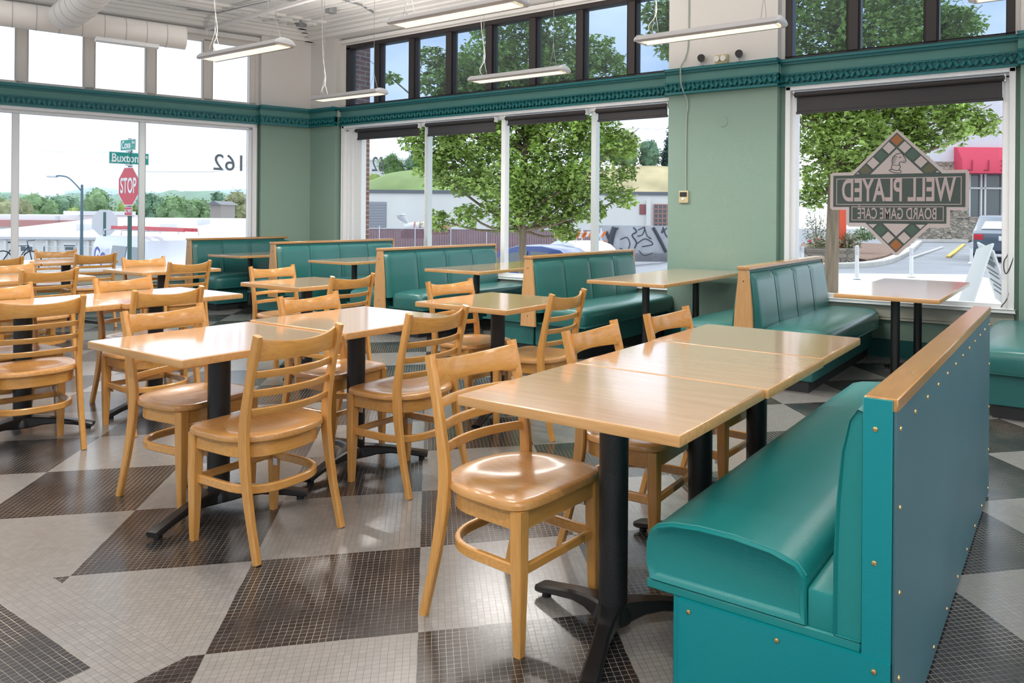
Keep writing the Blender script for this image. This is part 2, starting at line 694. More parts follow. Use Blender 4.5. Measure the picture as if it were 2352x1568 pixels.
# ------------------------------------------------------------------ room shell
TB = 7.42                                  # window plane of the long wall (y)
ca = Vector((-9.94, 7.42, 0))              # the corner of the two window walls
UA = Vector((-0.311, -0.950, 0)).normalized()
NA = Vector((0.950, -0.311, 0)).normalized()   # into the room
MA = Matrix((( UA.x, NA.x, 0, ca.x), (UA.y, NA.y, 0, ca.y), (0, 0, 1, 0), (0, 0, 0, 1)))   # (along, into room, z)
MBK = Matrix(((1, 0, 0, 0), (0, -1, 0, TB), (0, 0, 1, 0), (0, 0, 0, 1)))                    # back wall: (x, into room, z)
CZ = 4.05
XR, YB = 4.6, -4.2                         # right and rear limits of the room

fl = MB()
poly = [(-9.94 + 0.30, 7.75), (XR, 7.75), (XR, YB), (-13.9, YB), (-10.35, 7.75)]
fl.prism([(-10.4, 7.75), (XR, 7.75), (XR, YB), (-14.05, YB), (-13.95, -4.0)], -0.2, 0.0, 'xy')
f = fl.build('floor', M['floor'])
f['kind'] = 'structure'
cl = MB()
cl.prism([(-10.4, 7.75), (XR, 7.75), (XR, YB), (-14.05, YB), (-13.95, -4.0)], CZ, CZ + 0.2, 'xy')
c = cl.build('ceiling', M['ceiling'])
c['kind'] = 'structure'

SILL, HEADZ = 0.52, 2.54
UZ0, UZ1 = 2.90, 3.77


def wall(name, mtx, u0, u1, openings_low, openings_up, cols, outer=-0.12):
    """wall in a local frame: openings are (ua, ub) spans; cols are (ua, ub) piers that stand proud"""
    m = MB()
    d0, d1 = outer, 0.0
    # piers between the low openings
    def spans(ops):
        out, a = [], u0
        for s, e in sorted(ops):
            if s > a:
                out.append((a, s))
            a = e
        if a < u1:
            out.append((a, u1))
        return out
    m.box(u0, u1, d0, d1, 0, SILL - 0.02, mat=mtx)
    m.box(u0, u1, d0, d1, HEADZ + 0.06, UZ0 - 0.05, mat=mtx)
    m.box(u0, u1, d0, d1, UZ1 + 0.03, CZ, mat=mtx)
    for s, e in spans(openings_low):
        m.box(s, e, d0, d1, SILL - 0.02, HEADZ + 0.06, mat=mtx)
    for s, e in spans(openings_up):
        m.box(s, e, d0, d1, UZ0 - 0.05, UZ1 + 0.03, mat=mtx)
    for s, e in cols:
        m.box(s, e, d1, d1 + 0.12, 0, CZ, mat=mtx)
    o = m.build(name, M['wall'])
    o['kind'] = 'structure'
    return o


# low windows and high windows of the long wall (x spans) and of the left wall (distance from the corner)
LOWB = [(-9.22, -3.70), (-2.47, -0.46), (0.85, 4.2)]
UPB = [(-9.18, -3.66), (-2.49, -0.47), (0.85, 4.2)]
LOWA = [(0.84, 8.2)]
UPA = [(0.86, 8.2)]
COLB = [(-10.2, -9.27), (-3.74, -2.53), (-0.42, 0.8)]
COLA = [(-0.1, 0.80)]
wall('wall_back', MBK, -10.05, XR, LOWB, UPB, COLB)
wall('wall_left', MA, -0.05, 12.4, LOWA, UPA, COLA)

# brick outer piers seen through the glass
m = MB()
m.box(-9.75, -9.38, -0.62, -0.12, 0, CZ, mat=MBK)
m.box(-3.60, -2.60, -0.62, -0.12, 0, CZ, mat=MBK)
m.box(-0.30, 1.0, -0.62, -0.12, 0, CZ, mat=MBK)
m.box(0.25, 0.80, -0.62, -0.12, 0, CZ, mat=MA)
o = m.build('trim_1', M['brick'])
o['kind'] = 'structure'

# right and rear walls of the room behind the photographer (unseen openings added to let in sky light as fill)
m = MB()
m.box(XR, XR + 0.2, YB, 7.6, 0, 0.5)
m.box(XR, XR + 0.2, YB, 7.6, 3.2, CZ)
for yy in (-4.2, -1.4, 1.4, 4.2, 7.0):
    m.box(XR, XR + 0.2, yy, yy + 0.6, 0.5, 3.2)
o = m.build('wall_right', M['wall'])
o['kind'] = 'structure'
m = MB()
m.box(-14.0, XR, YB - 0.2, YB, 0, 0.5)
m.box(-14.0, XR, YB - 0.2, YB, 3.2, CZ)
for xx in (-14, -10.5, -7.0, -3.5, 0.0, 3.4):
    m.box(xx, xx + 1.0, YB - 0.2, YB, 0.5, 3.2)
o = m.build('wall_rear', M['wall'])
o['kind'] = 'structure'


# mouldings ----------------------------------------------------------------
def band(name, mtx, segs, mats=True):
    """teal cornice band: flat field, top ledge, lower carved moulding; segs = (ua, ub, depth)"""
    root = struct_root(name)
    a, b_, c_ = MB(), MB(), MB()
    for s, e, d in segs:
        a.box(s, e, d - 0.02, d + 0.025, 2.655, 2.835, mat=mtx)
        b_.box(s - .0, e + .0, d - 0.02, d + 0.075, 2.845, 2.872, 0.006, 2, mat=mtx)
        b_.box(s, e, d - 0.02, d + 0.05, 2.82, 2.846, 0.004, 2, mat=mtx)
        b_.box(s, e, d - 0.02, d + 0.045, 2.715, 2.73, 0.003, 1, mat=mtx)
        b_.box(s, e, d - 0.02, d + 0.035, 2.612, 2.715, mat=mtx)
        b_.box(s, e, d - 0.02, d + 0.06, 2.600, 2.625, 0.004, 1, mat=mtx)
        n = int((e - s) / 0.052)
        for k in range(n):
            u = s + (k + .5) * (e - s) / n
            c_.box(u - 0.017, u + 0.017, d + 0.03, d + 0.058, 2.64, 2.70, 0.008, 1,
                   mat=mtx @ Matrix.Translation((u, 0, 2.67)) @ Matrix.Rotation(R(28 if k % 2 else -28), 4, 'Y') @ Matrix.Translation((-u, 0, -2.67)))
            c_.box(u - 0.009, u + 0.009, d + 0.035, d + 0.06, 2.702, 2.714, mat=mtx)
    a.build('band_field', M['teal_field'], root)
    b_.build('ledge', M['teal_trim'], root)
    c_.build('carved_ornament', M['teal_trim'], root)


band('trim_2', MBK, [(-9.9, -9.25, .12), (-9.27, -3.72, 0.0), (-3.76, -2.51, .12), (-2.53, -0.42, 0.0), (-0.44, 0.84, .12), (0.82, 4.55, 0)])
band('trim_3', MA, [(0.06, 0.82, .12), (0.80, 12.3, 0.0)])


def crown(name, mtx, u0, u1, cols, up0):
    m = MB()
    steps = [(up0, up0 + 0.03, 0.07), (up0 + 0.03, 3.93, 0.03), (3.90, 3.95, 0.10), (3.95, 3.99, 0.16), (3.99, 4.02, 0.24), (4.02, 4.05, 0.34)]
    for z0, z1, d in steps[2:]:
        m.box(u0, u1, -0.01, d + 0.12, z0, z1, 0.006, 1, mat=mtx)
    m.box(u0, u1, -0.01, 0.05, up0, up0 + 0.05, 0.006, 1, mat=mtx)
    # flat ceiling mouldings
    for d, wd in ((0.62, 0.05), (0.75, 0.03), (0.95, 0.04)):
        m.box(u0, u1, d, d + wd, 4.025, 4.052, 0.006, 1, mat=mtx)
    o = m.build(name, M['ceiling'])
    o['kind'] = 'structure'


crown('trim_4', MBK, -9.9, XR, COLB, UZ1 + 0.05)
crown('trim_5', MA, 0.0, 12.3, COLA, UZ1 + 0.05)


def baseboard(name, mtx, segs):
    m = MB()
    for s, e, d in segs:
        m.box(s, e, d, d + 0.02, 0.0, 0.165, 0.004, 1, mat=mtx)
    o = m.build(name, M['teal_base'])
    o['kind'] = 'structure'


baseboard('baseboard_back', MBK, [(-9.9, -9.25, .12), (-9.27, -3.74, 0), (-3.76, -2.51, .12), (-2.53, -0.42, 0), (-0.44, 0.84, .12), (0.8, 4.5, 0)])
baseboard('baseboard_left', MA, [(0.06, 0.82, .12), (0.80, 12.3, 0)])


def low_window(name, mtx, u0, u1, mull, head=HEADZ, trim=M['white_trim'], wide=0.0):
    root = struct_root(name)
    fr = MB()
    # stepped white casing round the opening
    for s in (u0, u1):
        q = 1 if s == u0 else -1
        a, b = sorted((s, s + q * 0.05))
        fr.box(a, b, -0.05, 0.045, SILL, head + 0.06, 0.006, 1, mat=mtx)
        a, b = sorted((s + q * 0.05, s + q * 0.10))
        fr.box(a, b, -0.10, 0.0, SILL, head + 0.0, 0.004, 1, mat=mtx)
    fr.box(u0, u1, -0.05, 0.045, head + 0.02, head + 0.065, 0.006, 1, mat=mtx)
    fr.box(u0 + .05, u1 - .05, -0.10, 0.0, head - 0.02, head + 0.03, 0.004, 1, mat=mtx)
    fr.box(u0 + .05, u1 - .05, -0.10, -0.02, SILL, SILL + 0.035, 0.004, 1, mat=mtx)
    if wide:
        fr.box(u0 + .09, u0 + wide, -0.11, -0.03, SILL, head, 0.004, 1, mat=mtx)
        fr.box(u0 + .09, u0 + wide * .5, -0.11, -0.015, SILL, head, 0.004, 1, mat=mtx)
    fr.build('frame', trim, root)
    sl = MB()
    sl.box(u0 - 0.01, u1 + 0.01, -0.10, 0.06, SILL - 0.03, SILL, 0.008, 2, mat=mtx)
    sl.build('sill', trim, root)
    bp = MB()
    bp.box(u0, u1, 0.0, 0.02, 0.375, SILL - 0.03, 0.003, 1, mat=mtx)
    bp.box(u0, u1, 0.0, 0.032, 0.352, 0.377, 0.006, 1, mat=mtx)
    bp.build('apron_panel', M['beige_panel'], root)
    for k, u in enumerate(mull):
        mm = MB()
        mm.box(u - 0.033, u + 0.033, -0.09, -0.02, SILL + 0.03, head, 0.006, 1, mat=mtx)
        mm.build('mullion', M['alu'] if k % 2 == 0 else M['white_trim'], root)
    e = [u0 + .1] + [x for x in mull] + [u1 - .1]
    e = sorted(e)
    for a, b in zip(e, e[1:]):
        g = MB()
        g.box(a + .03, b - .03, -0.062, -0.056, SILL + 0.035, head - 0.02, mat=mtx)
        g.build('pane', M['glass'], root)
    return root


def high_window(name, mtx, u0, u1, posts, frame_mat, glass, dd=0.0):
    root = struct_root(name)
    fr = MB()
    fr.box(u0, u1, -0.11, -0.0, UZ0 - 0.05, UZ0 + 0.01, 0.006, 1, mat=mtx)
    fr.box(u0, u1, -0.11, -0.0, UZ1 - 0.03, UZ1 + 0.03, 0.006, 1, mat=mtx)
    fr.box(u0, u0 + 0.07, -0.11, 0.0, UZ0, UZ1, 0.006, 1, mat=mtx)
    fr.box(u1 - 0.07, u1, -0.11, 0.0, UZ0, UZ1, 0.006, 1, mat=mtx)
    fr.build('frame', frame_mat, root)
    for u in posts:
        mm = MB()
        mm.box(u - 0.05, u + 0.05, -0.11, 0.0, UZ0, UZ1 - .02, 0.006, 1, mat=mtx)
        mm.box(u - 0.066, u + 0.066, -0.10, -0.02, UZ0, UZ1 - .02, 0.004, 1, mat=mtx)
        mm.build('mullion', frame_mat, root)
    e = sorted([u0] + list(posts) + [u1])
    for a, b in zip(e, e[1:]):
        g = MB()
        g.box(a + .04, b - .04, -0.072, -0.066, UZ0, UZ1, mat=mtx)
        g.build('pane', glass, root)
    return root


low_window('window_1', MA, 0.84, 8.2, [2.29, 3.66, 5.03, 6.40])
low_window('window_2', MBK, -9.22, -3.70, [-7.52, -6.16, -4.79], wide=0.36)
low_window('window_3', MBK, -2.47, -0.46, [])
low_window('window_4', MBK, 0.85, 4.2, [2.5])
high_window('window_5', MA, 0.86, 8.2, [0.7 + 0.79 + 0.705 * k for k in range(10)], M['cream_trim'], M['glass'])
high_window('window_6', MBK, -9.18, -3.66, [-8.515 + 0.705 * k for k in range(7)], M['dark_frame'], M['dark_glass'])
high_window('window_7', MBK, -2.49, -0.47, [-1.83, -1.14], M['dark_frame'], M['dark_glass'])
high_window('window_8', MBK, 0.85, 4.2, [1.6, 2.3, 3.0, 3.7], M['dark_frame'], M['dark_glass'])


# roller blinds ---------------------------------------------------------------
def blind(x0, x1, zt, zb, label, tilt=0.0):
    t = thing('roller_blind', label, 'blind', (x0, TB - 0.05, zt), 0, 'charcoal roller blinds')
    L = x1 - x0
    q = MB()
    q.tube([(0, 0, 0), (L, 0, 0)], 0.026, 14)
    q.build('roller', M['blind'], t)
    q = MB()
    q.box(0.02, L - 0.02, 0.018, 0.022, zb - zt, 0.0)
    q.build('cloth', M['blind'], t)
    q = MB()
    q.box(0.015, L - 0.015, 0.008, 0.032, zb - zt - 0.014, zb - zt + 0.012, 0.004, 1)
    q.build('bottom_bar', M['blind'], t)
    for s in (0, L):
        q = MB()
        q.box(s - 0.006, s + 0.006, -0.02, 0.04, -0.03, 0.035)
        q.build('bracket', M['white_trim'], t)
    return t


blind(-8.90, -7.60, 2.51, 2.39, 'short charcoal roller blind on the leftmost pane of the long window')
blind(-7.47, -6.24, 2.51, 2.37, 'charcoal roller blind hanging lowest in the long window, second pane from the corner')
blind(-6.07, -4.85, 2.51, 2.435, 'nearly rolled-up charcoal blind on the third pane of the long window')
blind(-4.72, -3.78, 2.51, 2.40, 'charcoal roller blind on the pane beside the green pilaster')
blind(-2.38, -0.54, 2.51, 2.335, 'wide charcoal roller blind above the window decal')

# ------------------------------------------------------------------ chair
def smooth_curve(pts, n):
    """Catmull-Rom through pts"""
    out = []
    P_ = [Vector(p) for p in pts]
    P_ = [P_[0] * 2 - P_[1]] + P_ + [P_[-1] * 2 - P_[-2]]
    for i in range(1, len(P_) - 2):
        for k in range(n):
            t = k / n
            a, b, c_, d = P_[i - 1], P_[i], P_[i + 1], P_[i + 2]
            out.append(0.5 * ((2 * b) + (c_ - a) * t + (2 * a - 5 * b + 4 * c_ - d) * t * t + (3 * b - a - 3 * c_ + d) * t ** 3))
    out.append(P_[-2])
    return out


def seat_outline(sc=1.0, n=64):
    out = []
    for k in range(n):
        a = 2 * pi * k / n
        x, y = cos(a), sin(a)
        e = 0.36 if y > 0 else 0.92
        px_ = (abs(x) ** (e if y > 0 else 0.80)) * (1 if x >= 0 else -1)
        py_ = (abs(y) ** e) * (1 if y >= 0 else -1)
        wx = 0.222
        X = px_ * wx
        Y = py_ * (0.205 if y > 0 else 0.215)
        if y > 0:
            X *= 1.0 - 0.0 * y
        out.append((X * sc, Y * sc + 0.0))
    return out


def make_chair(label, group):
    t = thing('ladderback_chair', label, 'chair', (0, 0, 0), 0, group)
    W = 0.19
    # seat: saddled slab
    s = MB()
    rings = []
    top = 0.456

    def dish(x, y):
        r2 = (x / 0.165) ** 2 + ((y + 0.02) / 0.15) ** 2
        return -0.019 * max(0.0, 1 - r2) ** 1.0
    fr = [(0.965, 0.428), (1.0, 0.434), (1.0, 0.447), (0.985, 0.4535), (0.955, top)]
    for sc, z in fr:
        rings.append([(x, y, z) for x, y in seat_outline(sc)])
    for sc in (0.85, 0.76, 0.66, 0.54, 0.4, 0.26, 0.12):
        rings.append([(x, y, top + dish(x, y)) for x, y in seat_outline(sc)])
    s.rings(rings)
    s.build('seat', M['seat_wood'], t, 30)
    # rear legs running up into back posts
    for q in (-1, 1):
        p = smooth_curve([(q * 0.198, -0.235, 0.0), (q * 0.196, -0.178, 0.22), (q * 0.193, -0.146, 0.44), (q * 0.193, -0.168, 0.62), (q * 0.193, -0.222, 0.843)], 6)
        n = len(p)
        secs = []
        for i in range(n):
            z = p[i].z
            hh = 0.030 + 0.016 * math.exp(-((z - 0.42) / 0.22) ** 2) + (0.004 if z > 0.7 else 0)
            secs.append((0.025, hh))
        leg = MB()
        leg.sweep(p, secs, up=(0, 1, 0), bev=0.005)
        leg.build('rear_leg', M['chair_wood'], t)
    # front legs
    for q in (-1, 1):
        leg = MB()
        rr = []
        for z, hw in ((0.43, 0.0215), (0.25, 0.0205), (0.05, 0.0155), (0.0, 0.0135)):
            cx_, cy_ = q * (0.182 + 0.004 * (0.43 - z)), 0.165 + 0.01 * (0.43 - z)
            c = 0.004
            rr.append([(cx_ + a, cy_ + b, z) for a, b in ((-hw, -hw + c), (-hw + c, -hw), (hw - c, -hw), (hw, -hw + c), (hw, hw - c), (hw - c, hw), (-hw + c, hw), (-hw, hw - c))])
        leg.rings(rr)
        leg.build('front_leg', M['chair_wood'], t)
    # bent apron below the seat
    def u_path(wx, y0, yb, z, n=22):
        pts = [(-wx, y0, z)]
        for k in range(n + 1):
            a = pi + pi * k / n
            x = cos(a)
            y = sin(a)
            X = wx * (abs(x) ** 0.75) * (1 if x > 0 else -1)
            Y = -0.02 + (yb + 0.02) * (abs(y) ** 0.85)
            pts.append((X, Y, z))
        pts.append((wx, y0, z))
        return pts
    ap = MB()
    ap.sweep(u_path(0.183, 0.165, -0.178, 0.398), (0.02, 0.062), bev=0.003)
    ap.sweep([(-0.165, 0.168, 0.398), (0.165, 0.168, 0.398)], (0.02, 0.062), bev=0.003)
    ap.build('seat_frame', M['rail_wood'], t)
    hp = MB()
    hp.sweep(u_path(0.176, 0.165, -0.188, 0.245), (0.019, 0.034), bev=0.004)
    hp.build('hoop_stretcher', M['rail_wood'], t)
    fs = MB()
    fs.sweep([(-0.172, 0.166, 0.245), (0.172, 0.166, 0.245)], (0.018, 0.030), bev=0.004)
    fs.build('front_stretcher', M['rail_wood'], t)

    # curved rails of the back
    def rail(z, h, th, name, sag=0.048, archd=0.0):
        def yb(zz):
            return -0.150 - 0.30 * max(0, (zz - 0.45)) ** 1.75
        m = MB()
        rg = []
        n = 16
        for k in range(n + 1):
            f_ = k / n * 2 - 1
            x = f_ * 0.186
            y = yb(z) - sag * (1 - f_ * f_)
            d = archd * (1 - f_ * f_)
            sl = -0.16
            sec = []
            for a, b in ((-.5, -.42), (-.36, -.5), (.36, -.5), (.5, -.42), (.5, .42), (.36, .5), (-.36, .5), (-.5, .42)):
                sec.append((x, y + a * th + sl * b * h, z + b * h + (d if b > 0 else 0)))
            rg.append(sec)
        m.rings(rg)
        m.build(name, M['rail_wood'], t)
    rail(0.787, 0.088, 0.018, 'crest_rail', 0.055, -0.020)
    rail(0.690, 0.028, 0.014, 'slat')
    rail(0.618, 0.028, 0.014, 'slat')
    rail(0.546, 0.028, 0.014, 'slat')
    for q in (-1, 1):
        for z in (0.335, 0.205):
            b = MB()
            b.box(q * 0.163 - 0.003, q * 0.163 + 0.003, 0.12, 0.145, z, z + 0.03)
            b.build('bracket', M['steel'], t)
    return t


CG = 'wooden ladder-back chairs round the tables'
chairs = [  # side ('L' faces +x, 'R' faces -x), x of the back, y, twist in degrees, label
    ('L', -1.750, 1.96, -4, 'nearest wooden ladder-back chair, tucked under the near end of the big joined table'),
    ('L', -1.700, 2.63, 2, 'ladder-back chair behind the nearest one, at the middle of the big joined table'),
    ('L', -1.680, 3.28, -2, 'ladder-back chair at the far end of the big joined table'),
    ('R', -2.560, 1.86, 3.4, 'ladder-back chair seen from behind in the left foreground, back of four open rails facing us'),
    ('R', -2.570, 2.63, 1, 'ladder-back chair seen from behind between the two foreground table groups'),
    ('L', -3.690, 1.92, 7.5, 'pale ladder-back chair behind the left corner of the left foreground table'),
    ('L', -3.660, 2.71, 4, 'ladder-back chair on the far side of the slightly raised table of the joined pair'),
    ('L', -3.660, 3.85, -4.6, 'ladder-back chair at left of the single square table in the middle of the room'),
    ('R', -2.560, 3.71, 5, 'ladder-back chair at right of the single square table, in front of the booths'),
    ('R', -4.590, 1.75, -8.6, 'large dark-lit ladder-back chair cut by the left edge of the photo'),
    ('R', -4.570, 2.41, -2, 'ladder-back chair seen from behind, second from the left edge in the near row'),
    ('L', -5.640, 2.65, 9, 'ladder-back chair with bowed crest on the far side of the second row table'),
    ('L', -5.640, 1.90, 3, 'ladder-back chair cut by the left edge, on the far side of the second row table'),
    ('L', -5.850, 3.96, -4, 'ladder-back chair in front of the second booth from the corner'),
    ('R', -4.530, 3.74, 2, 'ladder-back chair seen from behind, in front of the third booth from the corner'),
    ('R', -6.860, 2.68, 2, 'ladder-back chair seen from behind at the third row table near the left edge'),
    ('R', -6.960, 3.86, 2, 'ladder-back chair seen from behind, nearest to the corner booth'),
    ('L', -7.930, 3.92, -1, 'ladder-back chair under the white van in the view, at the third row table'),
    ('L', -7.930, 2.76, 0, 'ladder-back chair with lit crest at the left edge, third row'),
    ('R', -9.090, 3.99, -4.5, 'ladder-back chair seen from behind below the street signs, row by the left window'),
    ('R', -9.020, 3.08, -2, 'ladder-back chair seen from behind at the left edge, row by the left window'),
    ('L', -10.22, 4.05, -24, 'farthest ladder-back chair, turned askew against the left window'),
]
proto = None
for i, (sd, x, y, tw, lab) in enumerate(chairs):
    rz = R(-90 + tw) if sd == 'L' else R(90 + tw)
    ox_, oy_ = (0.22 * cos(R(tw)), 0.22 * sin(R(tw)))
    if sd == 'R':
        ox_, oy_ = -ox_, -oy_
    loc = (x + ox_, y + oy_, 0)
    if proto is None:
        proto = make_chair(lab, CG)
        proto.location = loc
        proto.rotation_euler = (0, 0, rz)
    else:
        dup(proto, loc, rz, lab)


# ------------------------------------------------------------------ tables
def table_top(t, wx, wy, z=0.745, th=0.032):
    s = MB()
    s.box(-wx / 2, wx / 2, -wy / 2, wy / 2, z - th, z - 0.0015, 0.004, 2)
    s.build('edge_band', M['edge_wood'], t)
    s = MB()
    s.box(-wx / 2 + .0035, wx / 2 - .0035, -wy / 2 + .0035, wy / 2 - .0035, z - 0.004, z, 0.002, 1)
    s.build('table_top', M['table_wood'], t)


def cross_base(t, rot, rl=0.36, z=0.745, cx_=0.0, cy_=0.0, r=0.046, name=True, arms=3, rl2=None):
    s = MB()
    s.tube([(cx_, cy_, 0.07), (cx_, cy_, z - 0.035)], r, 24)
    s.build('column', M['black_metal'], t)
    s = MB()
    s.tube([(cx_, cy_, 0.035), (cx_, cy_, 0.062), (cx_, cy_, 0.085)], [r * 1.35, r * 1.3, r * 1.06], 24)
    s.build('hub', M['black_cast'], t)
    for k in range(arms):
        a = rot + 2 * pi * k / arms
        L = rl if (rl2 is None or k % 2 == 0) else rl2
        arm = MB()
        pts, secs = [], []
        for f_, zz, wd, hh in ((0.02, 0.058, 0.085, 0.065), (0.06, 0.060, 0.068, 0.060), (0.11, 0.062, 0.056, 0.045), (0.18, 0.058, 0.05, 0.034), (0.27, 0.042, 0.052, 0.028), (0.34, 0.028, 0.058, 0.028), (0.36, 0.024, 0.056, 0.024)):
            f2 = f_ / 0.36 * L
            pts.append((cx_ + cos(a) * f2, cy_ + sin(a) * f2, zz))
            secs.append((wd, hh))
        arm.sweep(pts, secs, bev=0.007)
        arm.tube([(cx_ + cos(a) * (L - .03), cy_ + sin(a) * (L - .03), 0.0), (cx_ + cos(a) * (L - .03), cy_ + sin(a) * (L - .03), 0.014)], 0.016, 10)
        arm.build('base_arm', M['black_cast'], t)
    s = MB()
    s.box(cx_ - .11, cx_ + .11, cy_ - .02, cy_ + .02, z - 0.04, z - 0.032)
    s.box(cx_ - .02, cx_ + .02, cy_ - .11, cy_ + .11, z - 0.04, z - 0.032)
    s.build('top_spider', M['black_cast'], t)


def square_table(label, x0, x1, y0, y1, rot=17, dz=0.0, group='maple tables in the middle of the room', first=None):
    wx, wy = x1 - x0, y1 - y0
    t = thing('dining_table', label, 'table', ((x0 + x1) / 2, (y0 + y1) / 2, 0), 0, group)
    table_top(t, wx, wy, 0.745 + dz)
    cross_base(t, R(rot), 0.37 if wy > .7 else 0.33, 0.745 + dz)
    return t


square_table('nearest maple table top of the big joined table, beside the turquoise bench', -1.60, -0.842, 1.72, 2.335, -70)
square_table('middle one of the three maple tables joined beside the turquoise bench', -1.59, -0.832, 2.34, 2.965, -75, 0.001)
square_table('far one of the three maple tables joined beside the turquoise bench', -1.60, -0.838, 2.97, 3.58, -67, 0.002)
square_table('square maple table in the left foreground, its near corner pointing at us', -3.555, -2.815, 1.53, 2.27, -70)
square_table('square maple table standing a little higher, joined behind the left foreground table', -3.545, -2.80, 2.275, 3.01, -77, 0.008)
square_table('single square maple table in the middle of the room, in front of the booths', -3.53, -2.785, 3.40, 4.14, -70)
square_table('single square maple table in front of the second booth from the corner', -5.60, -4.86, 3.51, 4.20, -62)
square_table('maple table at the left edge behind the large dark-lit chair', -5.58, -4.84, 1.53, 2.265, -72)
square_table('maple table in the second row, right half of a joined pair', -5.59, -4.80, 2.27, 3.03, -72)
square_table('third row maple table at the left edge', -7.82, -7.08, 2.37, 3.11, -72)
square_table('third row maple table in front of the corner booth', -7.88, -7.14, 3.52, 4.27, -72)
square_table('maple table by the left window, nearer the corner', -9.95, -9.20, 3.52, 4.27, -72)
square_table('maple table by the left window at the left edge', -9.95, -9.21, 2.77, 3.51, -72)


def booth_table(label, x0, x1, y0, y1):
    wx, wy = x1 - x0, y1 - y0
    cx_, cy_ = (x0 + x1) / 2, (y0 + y1) / 2
    t = thing('booth_table', label, 'table', (cx_, cy_, 0), 0, 'long tables in the booths')
    table_top(t, wx, wy)
    for q in (-1, 1):
        yy = q * (wy / 2 - 0.38)
        s = MB()
        s.tube([(0, yy, 0.04), (0, yy, 0.71)], 0.033, 20)
        s.build('column', M['black_metal'], t)
        s = MB()
        pts = [(-0.27, yy, 0.022), (-0.2, yy, 0.034), (-0.06, yy, 0.05), (0.06, yy, 0.05), (0.2, yy, 0.034), (0.27, yy, 0.022)]
        s.sweep(pts, [(0.05, 0.022), (0.055, 0.03), (0.07, 0.05), (0.07, 0.05), (0.055, 0.03), (0.05, 0.022)], bev=0.008)
        s.tube([(-0.245, yy, 0), (-0.245, yy, 0.014)], 0.016, 10)
        s.tube([(0.245, yy, 0), (0.245, yy, 0.014)], 0.016, 10)
        s.build('foot', M['black_cast'], t)
        s = MB()
        s.box(-.24, .24, yy - .03, yy + .03, 0.704, 0.713)
        s.build('top_plate', M['black_cast'], t)
    return t


booth_table('booth table in front of the green pilaster', -3.56, -2.81, 5.43, 7.22)
booth_table('booth table under the window decal', -1.50, -0.79, 5.58, 7.28)
booth_table('booth table between the third and fourth booth seats from the corner', -5.60, -4.86, 5.52, 7.22)
booth_table('booth table between the second and third booth seats from the corner', -7.65, -6.92, 5.65, 7.22)
booth_table('booth table of the corner booth', -9.68, -8.95, 5.60, 7.15)


# ------------------------------------------------------------------ booths
def cushion(m, x0, x1, y0, y1, z0, z1, q, round_=0.055):
    """bulging seat cushion; q=+1 front edge towards x1, -1 towards x0"""
    n, k_ = 22, 14
    cx_, cy_ = (x0 + x1) / 2, (y0 + y1) / 2
    hx, hy = (x1 - x0) / 2, (y1 - y0) / 2
    rings = []
    prof = [(0.985, 0.0), (1.0, 0.12), (1.0, 0.55), (0.985, 0.72), (0.955, 0.82), (0.90, 0.885), (0.78, 0.94), (0.6, 0.975), (0.4, 0.995), (0.2, 1.0), (0.05, 1.0)]

    def ring(sc, f_):
        out = []
        N = 56
        for i in range(N):
            a = 2 * pi * i / N
            x, y = cos(a), sin(a)
            e = 0.22
            X = (abs(x) ** e) * (1 if x > 0 else -1)
            Y = (abs(y) ** e) * (1 if y > 0 else -1)
            ins = (1 - sc) * min(hx, hy) * 1.0
            sx_ = max(0.02, hx - ins) if sc > 0.5 else hx * sc * 1.15
            sy_ = max(0.02, hy - ins) if sc > 0.5 else hy * (sc * 1.2)
            z = z0 + (z1 - z0) * f_
            xx = cx_ + X * sx_
            # front edge sits a little lower than the crown, back edge level
            fr = (xx - cx_) / hx * q
            z -= 0.012 * max(0, fr) ** 2 * (f_ > 0.5)
            z += 0.01 * sin(3.1 * (cy_ + Y * sy_)) * (f_ > 0.9)
            out.append((xx, cy_ + Y * sy_, z))
        return out
    m.rings([ring(a, b) for a, b in prof])
    return m


def back_cushion(m, q, L, y0, zb=0.40, zt=0.885, panels=4, base=0.034):
    """channelled back: q=+1 faces +x"""
    ny = panels * 12
    nz = 16
    rings = []
    grid = []
    for j in range(nz + 1):
        f_ = j / nz
        z = zb + (zt - zb) * f_
        prof = 0.125 - 0.062 * f_ ** 1.2
        if f_ > 0.86:
            prof -= (f_ - 0.86) ** 2 * 2.3
        row = []
        for i in range(ny + 1):
            g = i / ny
            y = y0 + L * g
            ph = (g * panels) % 1.0
            d = min(ph, 1 - ph)
            groove = 0.012 * math.exp(-(d / 0.06) ** 2) if 0.01 < g < 0.99 else 0.02
            row.append((q * (prof - groove), y, z))
        grid.append(row)
    bm = m.bm
    V = [[bm.verts.new(p) for p in r] for r in grid]
    B = [[bm.verts.new((q * 0.012, r[i][1], r[i][2])) for i in (0, ny)] for r in grid]
    for j in range(nz):
        for i in range(ny):
            bm.faces.new((V[j][i], V[j][i + 1], V[j + 1][i + 1], V[j + 1][i]))
        bm.faces.new((B[j][0], V[j][0], V[j + 1][0], B[j + 1][0]))
        bm.faces.new((B[j][1], B[j + 1][1], V[j + 1][ny], V[j][ny]))
    bm.faces.new([B[0][0], B[0][1]] + V[0][::-1])
    bm.faces.new([B[nz][1], B[nz][0]] + V[nz])
    return m


